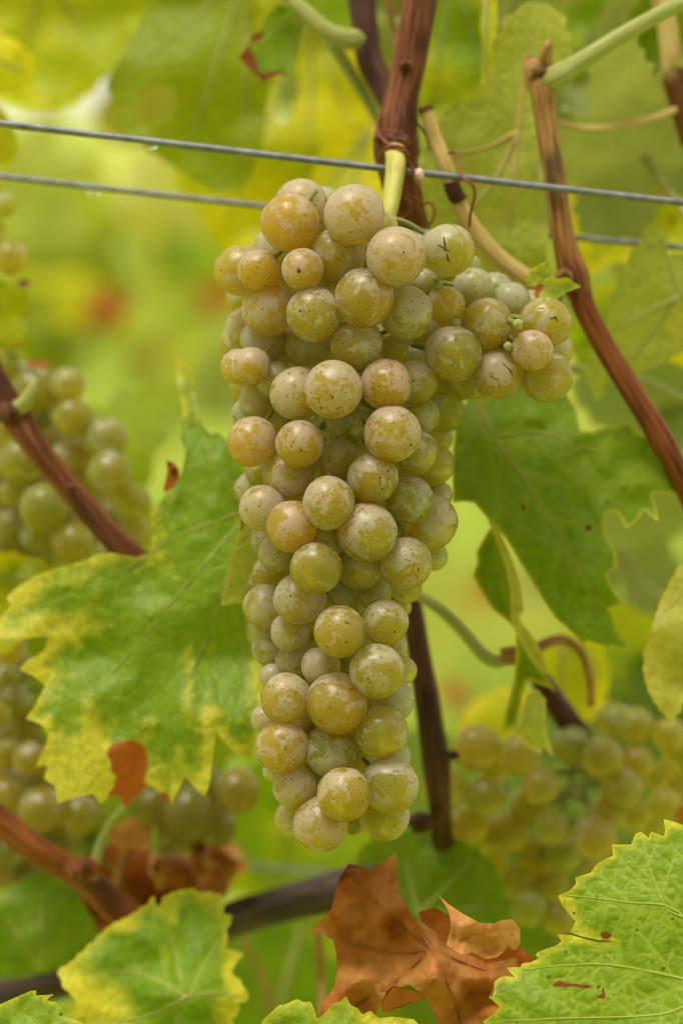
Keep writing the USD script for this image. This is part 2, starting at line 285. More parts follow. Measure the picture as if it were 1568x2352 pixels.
def leaf_data(out, mains, step, seed, yel, edge_y, edge_b, between, gap):
    """out, mains in metres (x right, y up). returns 2-D mesh, primvars, vein distance"""
    v, f, ed = leaf_mesh(out, step, seed)
    pts, wid, curves = vein_set(mains, gap=gap, seed=seed); tv = cKDTree(pts); d, i = tv.query(v); w = np.maximum(wid[i], step * 0.7)
    vein = np.clip(np.exp(-(d / w) ** 2), 0, 1) * np.clip(wid[i] / np.maximum(w, 1e-6) * 1.3, 0.25, 1)
    big = cKDTree(np.vstack(curves)).query(v)[0]
    ye = yel + edge_y[0] * np.exp(-ed / edge_y[1]) + between * (np.clip(d / 0.004, 0, 1) - 0.5)
    br = edge_b[0] * np.exp(-ed / edge_b[1])
    return v, f, ye, br, vein, np.minimum(d, 0.004), big, curves
def blobs(x, y, bl):
    o = np.zeros(len(x))
    for bx, by, rx, ry, a in bl: o = o + a * np.exp(-(((x - bx) / rx) ** 2 + ((y - by) / ry) ** 2))
    return o
def survey_leaf(label, look, outline, base, tips, d=0.05, gx=0.0, gy=0.0, bow=0.0, ripple=0.004, rfreq=9.0, teeth=None, step=0.0016, seed=1, yel=0.1, edge_y=(0.0, 0.004), edge_b=(0.0, 0.001),
                between=0.0, yb=(), bb=(), quilt=0.25, fn=None, veins=False, veinlook=None, veinr=.00036, name='vine_leaf', cat='leaf', petiole=None, petlook=None, gap=0.012, parent=None, part='blade', group=None):
    """a leaf from its measured outline; d: depth of its centre, gx, gy: metres of depth per 1000 grid units, fn(x, y): further depth"""
    o = np.array(outline, float)
    if teeth: o = toothed(o, teeth[0], teeth[1], seed)
    c = np.array(outline, float).mean(0); to = lambda p: (np.asarray(p, float) - [784, 1176]) * [K, -K]
    mains = [to([base, *t]) if np.ndim(t) == 2 else to([base, t]) for t in tips]
    v, f, ye, br, vein, vd, big, curves = leaf_data(to(o), mains, step, seed, yel, edge_y, edge_b, between, gap)
    def depth(q):
        x, y = q[:, 0] / K + 784, 1176 - q[:, 1] / K; e = d + gx * (x - c[0]) / 1000 + gy * (y - c[1]) / 1000 + bow * ((x - c[0]) ** 2 + (y - c[1]) ** 2) / 1e6
        if ripple: e = e + ripple * 2 * (meshkit.fbm(np.stack([x / 1000 * rfreq, y / 1000 * rfreq, 0 * x + seed * 3.1], 1), 2, seed) - 0.5)
        if fn: e = e + fn(x, y)
        return x, y, e
    x, y, e = depth(v); e = e - quilt * vd
    pv = np.stack([np.clip(ye + blobs(x, y, yb), 0, 1), np.clip(br + blobs(x, y, bb), 0, 1), np.clip(vein, 0, 1)], 1)
    top = parent or thing(name, label, cat, group)
    obj(part, (P(x, y, e), f), look, top, pv=pv, uvw=np.column_stack([v + seed * 0.37, np.zeros(len(v))]))
    if veins:
        for cu in curves:
            cu = cu[contains_xy(Polygon(to(o)).buffer(0), cu[:, 0], cu[:, 1])][::12]
            if len(cu) < 4: continue
            xx, yy, ee = depth(cu); s = np.linspace(1, 0.25, len(cu))
            m, u = tube(np.column_stack([P(xx, yy, ee - 0.0002), veinr * s]), sides=6, step=1); obj('vein', m, veinlook or STRAW, top, uvw=u)
    if petiole:
        m, u = tubeP(petiole, sides=8); obj('petiole', m, petlook or SHOOT, top, uvw=u)
    return top
def vine_outline(seed, deep=0.25, n=9):
    """a palmate leaf, base at the origin, tip at +y, about 1 long"""
    r = np.random.default_rng(seed)
    key = [(-180, .12), (-163, .34), (-140, .52), (-112, .66), (-84, .62 - deep * .6), (-54, .86), (-27, .78 - deep), (0, 1.0), (27, .78 - deep), (54, .86), (84, .62 - deep * .6), (112, .66), (140, .52), (163, .34), (180, .12)]
    a, q = np.array(key).T; q = q * r.uniform(.94, 1.06, len(q)); th = np.linspace(-180, 180, 400, endpoint=False)
    i = np.searchsorted(a, th, 'right') - 1; i = np.clip(i, 0, len(a) - 2); t = (th - a[i]) / (a[i + 1] - a[i]); t = t * t * (3 - 2 * t); rad = q[i] * (1 - t) + q[i + 1] * t
    p = np.stack([np.sin(np.radians(th)) * rad, np.cos(np.radians(th)) * rad], 1)
    return toothed(p, 0.06, 0.13, seed), [[(0, 0), (math.sin(math.radians(g)) * l, math.cos(math.radians(g)) * l)] for g, l in ((0, .97), (54, .82), (-54, .82), (112, .62), (-112, .62))]
def free_leaf(label, look, pos, size, yaw, pitch, roll, seed=1, step=0.003, yel=0.2, edge_y=(0.0, .006), edge_b=(0, .001), between=0.0, fold=0.25, bow=0.5, group=None, name='vine_leaf', cat='leaf', petiole=True, bb=0.0):
    out, mains = vine_outline(seed); out = out * size; mains = [[np.array(q) * size for q in m] for m in mains]
    v, f, ye, br, vein, vd, big, curves = leaf_data(out, mains, step, seed, yel, edge_y, edge_b, between, 0.018)
    z = fold * np.abs(v[:, 0]) * 0.6 - bow * (v**2).sum(1) / size + size * .12 * (meshkit.fbm(np.column_stack([v / size * 2.2, np.full(len(v), seed * 1.7)]), 2, seed) - .5) * 2 + .2 * vd
    w = np.column_stack([v[:, 0], -z, v[:, 1]])
    R = trimesh.transformations.euler_matrix(math.radians(pitch), math.radians(roll), math.radians(yaw), 'sxyz')[:3, :3]
    w = w @ R.T + np.asarray(pos)
    if bb: br = br + bb * (meshkit.fbm(np.column_stack([v / size * 3, np.full(len(v), seed * .7)]), 2, seed + 3) > .58)
    top = thing(name, label, cat, group)
    obj('blade', (w, f), look, top, pv=np.stack([np.clip(ye, 0, 1), np.clip(br, 0, 1), np.clip(vein, 0, 1)], 1), uvw=np.column_stack([v + seed * .31, 0 * ye]))
    if petiole:
        q = np.array([[0, 0, 0], [0.02, .25, -.18], [.05, .55, -.28]]) * size; q = q @ R.T + np.asarray(pos)
        m, u = tube(np.column_stack([q, np.full(3, .0013)]), sides=6, step=5); obj('petiole', m, SHOOT, top, uvw=u)
    return top
# ---------------------------------------------------------------- the ground: a level strip under the row, then a grassy slope
def ground_z(y): return np.where(y < 1.0, 0.0, np.where(y < 14, 0.22 * (y - 1.0), 2.86 - 0.05 * (y - 14)))
gx = np.concatenate([np.linspace(-200, -8, 12), np.linspace(-6, 6, 61), np.linspace(8, 200, 12)]); gy = np.concatenate([np.linspace(-60, -2, 10), np.linspace(-1.8, 16, 90), np.linspace(18, 260, 20)])
X, Y = np.meshgrid(gx, gy); Z = ground_z(Y) + 0.05 * (meshkit.fbm(np.stack([X, Y, 0 * X], -1) * 1.7, 3, 4) - .5) * (np.abs(X) < 7)
nx = len(gx); i = (np.arange(len(gy) - 1)[:, None] * nx + np.arange(nx - 1)[None]).ravel()
GROUND = usdkit.material(stage, L + 'meadow_ground', {
    'g': ('geometry', {}), 'n': ('noise_texture', {'scale': 1.6, 'detail': 5.0}), 'r': ('rgb_ramp', {'ramp': [(0.3, (0.22, 0.32, 0.03)), (0.5, (0.38, 0.47, 0.07)), (0.66, (0.46, 0.44, 0.10)), (0.78, (0.34, 0.22, 0.08))]}),
    'p': ('principled_bsdf', {'roughness': 0.9, 'specular_ior_level': 0.1})}, [('g.position', 'n.vector'), ('n.fac', 'r.fac'), ('r.color', 'p.base_color')], surface='p.BSDF')
tag(obj('ground', (np.stack([X, Y, Z], -1).reshape(-1, 3), np.stack([i, i + 1, i + nx + 1, i + nx], 1)), GROUND), kind='structure')
n = 26000; bx = rng.uniform(-1, 1, n); by = rng.uniform(0.2, 1, n) ** 1.5 * 9 + 0.9; bx = bx * (0.5 + 0.22 * by)
bz = ground_z(by) - 0.02; h = rng.uniform(.07, .2, n); a = rng.uniform(0, 2 * np.pi, n); w = rng.uniform(.003, .007, n); ln = rng.normal(0, .05, (n, 2))
c = np.stack([bx, by, bz], 1); s_ = np.stack([np.cos(a) * w, np.sin(a) * w, 0 * a], 1); t_ = np.column_stack([ln, h])
V = np.concatenate([c - s_, c + s_, c + s_ * .6 + t_ * .55, c - s_ * .6 + t_ * .55, c + t_ * [1.5, 1.5, 1]], 0)
I = np.arange(n); F = np.vstack([np.stack([I, I + n, I + 2 * n], 1), np.stack([I, I + 2 * n, I + 3 * n], 1), np.stack([I + 3 * n, I + 2 * n, I + 4 * n], 1)])
GRASS = usdkit.material(stage, L + 'grass_blades', {
    'g': ('geometry', {}), 'n': ('noise_texture', {'scale': 2.1, 'detail': 4.0}), 'r': ('rgb_ramp', {'ramp': [(0.3, (0.22, 0.34, 0.025)), (0.5, (0.38, 0.5, 0.06)), (0.68, (0.5, 0.49, 0.09))]}),
    'p': ('principled_bsdf', {'roughness': 0.6, 'specular_ior_level': 0.2}), 't': ('translucent_bsdf', {}), 'm': ('mix_closure', {'fac': 0.4})},
    [('g.position', 'n.vector'), ('n.fac', 'r.fac'), ('r.color', 'p.base_color'), ('r.color', 't.color'), ('p.BSDF', 'm.closure1'), ('t.BSDF', 'm.closure2')], surface='m.closure')
tag(obj('grass', (V, F), GRASS, smooth=False), 'light green meadow grass on the slope far behind the vines', 'grass', kind='stuff')

# unseen vine row added behind the camera to block low frontal sky light
n = 5200; q = np.column_stack([rng.uniform(-3.2, 3.2, n), rng.normal(-2.35, .16, n), rng.uniform(.35, 2.15, n)]); s1 = rng.normal(0, 1, (n, 3)); s1 /= np.linalg.norm(s1, axis=1, keepdims=True); s2 = np.cross(s1, rng.normal(0, 1, (n, 3))); s2 /= np.linalg.norm(s2, axis=1, keepdims=True)
ang = np.linspace(0, 2 * np.pi, 7, endpoint=False); rad = np.array([1, .75, .95, .7, .95, .75, .55]) * .06
V = (q[:, None] + s1[:, None] * (np.cos(ang) * rad)[None, :, None] + s2[:, None] * (np.sin(ang) * rad)[None, :, None]).reshape(-1, 3)
F = np.vstack([np.stack([I7 := np.arange(n) * 7, I7 + k, I7 + k + 1], 1) for k in range(1, 6)])
ADDED_ROW = usdkit.material(stage, L + 'added_row_leaves', {'g': ('geometry', {}), 'r': ('rgb_ramp', {'ramp': [(0.0, (.09, .17, .01)), (.6, (.16, .24, .015)), (1, (.4, .36, .03))]}), 'p': ('principled_bsdf', {'roughness': .5, 'specular_ior_level': .2}), 't': ('translucent_bsdf', {}), 'm': ('mix_closure', {'fac': .35})},
    [('g.random_per_island', 'r.fac'), ('r.color', 'p.base_color'), ('r.color', 't.color'), ('p.BSDF', 'm.closure1'), ('t.BSDF', 'm.closure2')], surface='m.closure')
tag(obj('added_row_foliage', (V, F), ADDED_ROW, smooth=False), 'green foliage of an unseen vine row added behind the viewer to block frontal sky light', 'foliage', kind='stuff')

# ---------------------------------------------------------------- trellis wires
def wire(name, label, rows, group=None):
    m, u = tubeP(rows, sides=14, step=30); t = thing(name, label, 'wire', group); obj('strand', m, WIRE, t, uvw=u); return t
wire('trellis_wire', 'grey metal trellis wire in front of the brown canes, upper and sharper of the two', [(-330, 244, .042, 8.6), (784, 375, .042, 8.6), (1900, 503, .042, 8.6)])
wire('trellis_wire', 'grey metal trellis wire that runs behind the hanging ripe bunch, lower of the two', [(-330, 366, .085, 7.0), (784, 492, .085, 7.0), (1900, 600, .085, 7.0)])
wire('trellis_wire', 'thin blurred wire just above the dark old wood below the bunch', [(250, 1962, .2, 4.5), (560, 1988, .2, 4.5), (900, 2022, .2, 4.5)])
def drop(label, x, y, d, r, sx=1.6):
    m = trimesh.creation.icosphere(3); v = m.vertices.copy(); v[:, 2] *= np.where(v[:, 2] < 0, .75, .5); v[:, 0] *= sx; v[:, 1] *= .8
    tag(obj('water_drop', (P(x, y, d) + v * r * S(d), m.faces), WATER), label, 'drop')
drop('clear water drop hanging under the upper trellis wire', 349, 337, .042, 8)
drop('left one of two water drops close together under the lower trellis wire', 202, 440, .085, 8, 1.1)
drop('right one of two water drops close together under the lower trellis wire', 222, 443, .085, 8, 1.1)

# ---------------------------------------------------------------- canes
def cane(label, look, rows, sides=22, rough=.09, seed=1, nodes=(), name='vine_cane', cat='cane', flute=.02, step=14, parent=None, part='bark'):
    m, u = tubeP(rows, sides=sides, rough=rough, seed=seed, flute=flute, step=step); t = parent or thing(name, label, cat); obj(part, m, look, t, uvw=u)
    for k, (x, y, d, r) in enumerate(nodes):
        b = trimesh.creation.icosphere(3); v = b.vertices * [1, .9, .8]; v = v * (1 + .25 * (meshkit.fbm(v * 2.5 + seed + k, 3) - .5)[:, None] * 2)
        obj('bud', (P(x, y, d) + v * r * S(d), b.faces), look, t, uvw=v * r * S(d))
    return t
c = cane('thick red-brown cane rising above the ripe bunch to the top edge', CANE, [(975, -160, .06, 43), (968, -40, .058, 42), (955, 60, .056, 40), (938, 150, .055, 39), (920, 230, .054, 40), (910, 300, .053, 47), (908, 345, .053, 50), (915, 400, .056, 45), (930, 460, .062, 42), (950, 530, .068, 38), (962, 640, .075, 36)], seed=3, nodes=[(884, 318, .047, 26), (907, 326, .0462, 34), (932, 150, .05, 17)])
cane('dark brown cane leaning behind the thick red-brown cane at the top', DARKCANE, [(815, -140, .1, 32), (830, -10, .098, 32), (838, 60, .096, 30), (850, 140, .094, 31), (880, 200, .092, 32), (905, 245, .09, 32), (930, 310, .09, 30), (940, 420, .09, 30)], seed=4)
t = cane('brown and tan cane bending down the right side past the grapes', TANRED, [(1214, 132, .064, 8), (1218, 145, .062, 18), (1228, 165, .06, 31), (1240, 190, .059, 33), (1246, 215, .058, 29), (1252, 270, .058, 26), (1265, 350, .057, 25), (1278, 430, .056, 26), (1290, 520, .056, 27), (1303, 585, .056, 30), (1316, 630, .056, 36), (1326, 665, .0565, 31), (1345, 715, .057, 26), (1390, 800, .058, 26), (1440, 880, .058, 26.5), (1490, 960, .058, 27), (1518, 1010, .058, 29), (1545, 1060, .058, 27), (1590, 1150, .06, 27), (1680, 1330, .06, 27)], seed=5, step=16, nodes=[(1296, 634, .051, 20), (1240, 168, .0575, 30)])
m, u = tubeP([(1236, 185, .06, 20), (1262, 182, .0575, 29), (1290, 168, .056, 26), (1312, 154, .0555, 23), (1340, 136, .055, 22), (1390, 104, .054, 20), (1460, 62, .052, 19), (1540, 18, .05, 18), (1680, -60, .05, 17)], sides=18, rough=.06, seed=2, step=12); obj('green_shoot', m, SHOOT, t, uvw=u)
m, u = tubeP([(1248, 150, .058, 17), (1252, 126, .056, 16), (1257, 108, .055, 13), (1262, 94, .055, 7), (1266, 88, .055, 2)], sides=14, rough=.3, seed=9, step=8); obj('bud', m, TANCANE, t, uvw=u)
cane('pale and brown cane cut by the right edge near the top', STRAWRED, [(1500, -60, .1, 22), (1525, 30, .1, 22), (1538, 110, .1, 24), (1550, 175, .1, 29), (1560, 220, .1, 27), (1590, 330, .1, 27)], seed=8)
cane('pale straw coloured dead cane with a dark band slanting behind the wire', STRAW, [(978, 250, .05, 15), (982, 262, .05, 16), (1000, 320, .051, 17), (1022, 380, .051, 19), (1040, 430, .052, 18), (1060, 480, .053, 18), (1100, 545, .055, 22), (1150, 600, .056, 23), (1205, 640, .058, 24), (1280, 690, .062, 24)], seed=11, step=10, parent=(t3 := thing('vine_cane', 'pale straw coloured dead cane with a dark band slanting behind the wire', 'cane')))
m, u = tubeP([(1035, 415, .0515, 19), (1043, 440, .052, 20), (1055, 462, .0525, 19.6)], sides=14, rough=.05, seed=12); obj('dark_band', m, DARKCANE, t3, uvw=u)
m, u = tubeP([(975, 244, .05, 17), (979, 256, .05, 18)], sides=12, rough=.15, seed=13); obj('tip', m, CANE, t3, uvw=u)
t4 = cane('red-brown cane slanting in front of the blurred bunch on the left', CANE, [(-60, 790, .075, 34), (-10, 880, .073, 33), (20, 935, .072, 34), (40, 962, .072, 36), (70, 1010, .07, 30), (120, 1075, .07, 28), (180, 1145, .069, 28), (250, 1225, .068, 29), (300, 1275, .068, 31), (345, 1320, .07, 33), (420, 1400, .08, 30)], seed=14, nodes=[(24, 948, .069, 34), (165, 1120, .064, 13)])
m, u = tubeP([(20, 950, .07, 22), (52, 930, .068, 19), (72, 900, .067, 14), (85, 870, .067, 8)], sides=12, rough=.08, seed=15); obj('green_shoot', m, SHOOT, t4, uvw=u)
cane('bright red-brown cane rising out of the lower left corner', REDCANE, [(-120, 1800, .09, 34), (0, 1886, .09, 33), (80, 1950, .09, 32), (180, 2010, .095, 33), (240, 2060, .1, 36), (290, 2105, .1, 38), (340, 2150, .1, 40), (420, 2200, .11, 40)], seed=16, nodes=[(190, 2000, .085, 38)])
cane('dark old wood running along the bottom behind the dead leaf', OLDWOOD, [(-120, 2300, .15, 50), (60, 2270, .15, 46), (200, 2240, .145, 42), (380, 2170, .14, 42), (540, 2112, .13, 44), (640, 2082, .125, 42), (730, 2060, .12, 44), (800, 2042, .12, 48), (960, 2010, .12, 46), (1030, 1990, .13, 40)], rough=.12, seed=17, flute=.05, nodes=[(745, 2046, .12, 44), (420, 2150, .135, 44), (180, 2240, .14, 46)], name='old_wood', cat='vine wood')
cane('dark brown cane coming out from behind the lower bunch on its right', DARKCANE, [(900, 1180, .1, 26), (930, 1320, .088, 26), (945, 1400, .086, 26), (962, 1500, .086, 27), (978, 1600, .086, 29), (992, 1690, .087, 30), (1001, 1745, .088, 33), (1006, 1800, .09, 30), (1011, 1860, .096, 26), (1016, 1930, .11, 27), (1020, 1990, .125, 30), (1024, 2080, .14, 32)], seed=18, nodes=[(1040, 1735, .082, 15), (965, 1890, .092, 30)])
cane('dark brown cane stub behind the hanging curled leaf', DARKCANE, [(1225, 1540, .11, 22), (1265, 1600, .11, 26), (1300, 1650, .112, 29), (1335, 1700, .115, 30)], seed=19)
cane('thin yellow-green stalk sweeping right from behind the bunch to a dark joint', SHOOT, [(900, 1340, .075, 12), (950, 1362, .073, 12), (1010, 1400, .07, 13), (1060, 1448, .07, 14), (1105, 1500, .07, 15), (1140, 1520, .07, 15), (1172, 1508, .07, 13)], seed=20, name='leaf_stalk', cat='stalk', nodes=[])
cane('arched brown-green stalk behind the curled leaf on the right', TANCANE, [(1150, 1508, .07, 20), (1180, 1505, .07, 22), (1215, 1500, .072, 16), (1250, 1480, .075, 13), (1290, 1470, .078, 12), (1330, 1492, .08, 11), (1352, 1545, .085, 11), (1358, 1620, .09, 10)], seed=21, name='leaf_stalk', cat='stalk')
cane('pale stalk arching towards the pale cane under the top right leaves', STRAW, [(1240, 265, .085, 7), (1300, 288, .085, 7), (1370, 294, .085, 8), (1440, 285, .088, 8), (1500, 270, .092, 8), (1550, 252, .098, 8)], seed=22, name='leaf_stalk', cat='stalk')
cane('green stalk passing behind the right cane beside the lowest right grapes', SHOOT, [(1270, 835, .1, 11), (1320, 848, .1, 11), (1400, 858, .1, 11), (1480, 876, .1, 11), (1570, 918, .1, 11), (1680, 960, .1, 11)], seed=23, name='leaf_stalk', cat='stalk')
t5 = cane('green stalk with a swollen joint at the top beside the dark cane', SHOOT, [(600, -60, .085, 16), (660, -10, .084, 17), (710, 35, .083, 18), (750, 70, .083, 20), (790, 88, .085, 24), (815, 90, .088, 22)], seed=24, name='leaf_stalk', cat='stalk', nodes=[(812, 88, .085, 26)])
m, u = tubeP([(760, 90, .09, 16), (800, 160, .095, 15), (850, 240, .1, 14), (880, 300, .105, 12)], sides=10, seed=25); obj('side_shoot', m, SHOOT, t5, uvw=u)
cane('thin reddish stalk crossing the top beside the thick cane', TENDRIL, [(880, -60, .08, 5), (890, 0, .08, 5), (898, 40, .08, 5), (906, 80, .08, 5), (912, 130, .075, 5)], seed=26, name='leaf_stalk', cat='stalk', sides=8)
cane('thin brown stalk standing left of the dead leaf at the bottom', TANCANE, [(728, 2120, .12, 9), (734, 2200, .12, 9), (738, 2270, .12, 9), (738, 2330, .11, 10), (720, 2400, .1, 10)], seed=27, name='leaf_stalk', cat='stalk', sides=8)
cane('left of two faint crossing stalks over the green at the bottom', TANCANE, [(560, 2160, .2, 8), (590, 2220, .2, 8), (618, 2300, .2, 9), (630, 2420, .2, 9)], seed=28, name='leaf_stalk', cat='stalk', sides=8)
cane('right of two faint crossing stalks over the green at the bottom', SHOOT, [(690, 2130, .2, 8), (672, 2200, .2, 8), (645, 2300, .2, 9), (632, 2420, .2, 9)], seed=29, name='leaf_stalk', cat='stalk', sides=8)
cane('short tan stalk above the orange blurred leaf at lower left', TANCANE, [(310, 1900, .13, 9), (295, 1945, .13, 10), (275, 2000, .13, 10), (262, 2050, .125, 10)], seed=30, name='leaf_stalk', cat='stalk', sides=8)
cane('thin olive stalk hanging from the spotted left leaf', SHOOT, [(290, 1850, .085, 8), (255, 1890, .088, 8), (232, 1935, .09, 10), (215, 1990, .09, 12), (212, 2020, .09, 14)], seed=31, name='leaf_stalk', cat='stalk', sides=8)

def tendril(label, rows): 
    m, u = tubeP(rows, sides=8, step=10, rough=.06); t = thing('tendril', label, 'tendril'); obj('strand', m, TENDRIL, t, uvw=u)
tendril('red-brown tendril looping round the thick cane just above the pale bunch stalk', [(880, 262, .052, 2.6), (866, 280, .048, 3), (868, 305, .044, 3.4), (885, 325, .041, 4), (905, 342, .038, 4.5), (925, 348, .037, 4.5), (935, 365, .038, 4), (950, 395, .038, 4), (960, 425, .037, 3.5), (968, 450, .04, 3.4), (962, 470, .044, 3)])
tendril('small second coil of tendril over the top of the pale bunch stalk', [(872, 352, .047, 3), (888, 338, .04, 4), (908, 334, .0375, 4.4), (928, 342, .039, 4.2), (940, 358, .045, 3.5)])
tendril('dark tendril curling in a small loop right of the cane base', [(930, 440, .052, 2.6), (960, 455, .046, 3), (970, 468, .044, 3), (985, 464, .044, 3), (998, 480, .044, 3), (992, 508, .045, 3.2), (978, 520, .048, 3)])
tendril('brown tendril winding from the straw coloured cane across the upper wire', [(1030, 350, .05, 3), (1046, 350, .045, 3), (1054, 370, .042, 3.4), (1058, 395, .038, 3.4), (1068, 412, .036, 3.6), (1086, 425, .036, 3.6), (1090, 450, .037, 3.6), (1082, 480, .038, 3.6), (1077, 520, .04, 3.6)])
tendril('thin dark tendril running between the thick cane and the straw coloured cane', [(940, 270, .055, 3), (962, 285, .052, 3), (978, 310, .054, 3), (990, 345, .058, 2.6)])
tendril('orange-brown tendril coiled over the shaded cane right behind the stalk', [(880, 500, .05, 2.6), (915, 502, .047, 3), (935, 490, .047, 3), (945, 470, .047, 3), (930, 452, .05, 2.6), (905, 458, .05, 2.4)])
t = thing('dry_bract', 'small pale pinkish scale clinging to the upper wire beside the stalk', 'bract')
b = trimesh.creation.icosphere(3); v = b.vertices * [1, .7, 1.25]; v = v * (1 + .3 * (meshkit.fbm(v * 2, 2) - .5)[:, None])
obj('scale', (P(963, 400, .038) + v * 11 * S(.04), b.faces), usdkit.material(stage, L + 'dry_scale', {'p': ('principled_bsdf', {'base_color': (.62, .47, .36), 'roughness': .6})}, surface='p.BSDF'), t)

# ---------------------------------------------------------------- bunches of grapes
ICO = {k: trimesh.creation.icosphere(k) for k in (1, 2, 3, 4)}
def grape(parent, c, r, tone, lod=4, seed=0, stem_to=None, scar=True):
    g = np.random.default_rng(1000 + seed); v = ICO[lod].vertices.copy()
    q = trimesh.transformations.random_rotation_matrix(g.random(3))[:3, :3] if stem_to is None else None
    ax = np.asarray(stem_to, float) - c if stem_to is not None else q[2]; ax = ax / (np.linalg.norm(ax) + 1e-9)
    if stem_to is not None: ax = ax + [0, .3, .3] + g.normal(0, .3, 3); ax = ax / np.linalg.norm(ax)
    h = v @ [0, 0, 1]                                   # the stalk end is +z before turning
    v = v * (1 + .03 * (meshkit.fbm(v * 1.6 + seed * 7.7, 2) - .5)[:, None] * 2)
    v[:, 2] *= g.uniform(.98, 1.09); rr = np.hypot(v[:, 0], v[:, 1])
    v[:, 2] -= np.where(h > 0, .07 * np.exp(-(rr / .2) ** 2), 0); v[:, 2] += np.where(h < 0, .03 * np.exp(-(rr / .16) ** 2), 0)
    T = trimesh.geometry.align_vectors([0, 0, 1], ax)[:3, :3]; w = c + (v @ T.T) * r
    sh = ax + [0, 0, .9] if stem_to is not None else np.array([0, 0, 1.0]); sh = sh + g.normal(0, .25, 3); sh = sh / np.linalg.norm(sh)      # paler bloom towards the top of each grape: top light put into the colour
    o = obj('grape', (w, ICO[lod].faces), GRAPE, parent, const=np.asarray(tone) + np.outer(.085 * ((w - c) / r @ sh) + .012, [0, 1, 0]))
    if stem_to is not None:
        m, u = tube(np.array([[*(c + ax * r * .9), r * .16], [*(c + ax * r * 1.02), r * .17], [*(c + ax * r * 1.12), r * .11], [*(c + ax * r * 1.7), r * .08]]), sides=7, step=4); obj('grape_stalk', m, STEM, o, uvw=u)
    if scar and g.random() < .45:
        p = c - ax * r * .995; b = ICO[1]; bv = b.vertices @ np.diag([1, 1, .5]) @ T.T
        obj('scar', (p + bv * r * .045, b.faces), SCAR, o)
    return o
SCAR = usdkit.material(stage, L + 'grape_scar', {'p': ('principled_bsdf', {'base_color': (.045, .022, .012), 'roughness': .7})}, surface='p.BSDF')

z1 = lambda x, y, r: (459.4 + x * .3906, 367.5 + y * .3906, r * .3906)
z2 = lambda x, y, r: (459.4 + x * .3906, 918.7 + y * .3906, r * .3906)
z3 = lambda x, y, r: (459.4 + x * .3906, 1378.1 + y * .3906, r * .3906)
z4 = lambda x, y, r: (842.2 + x * .3418, 459.4 + y * .3418, r * .3418)
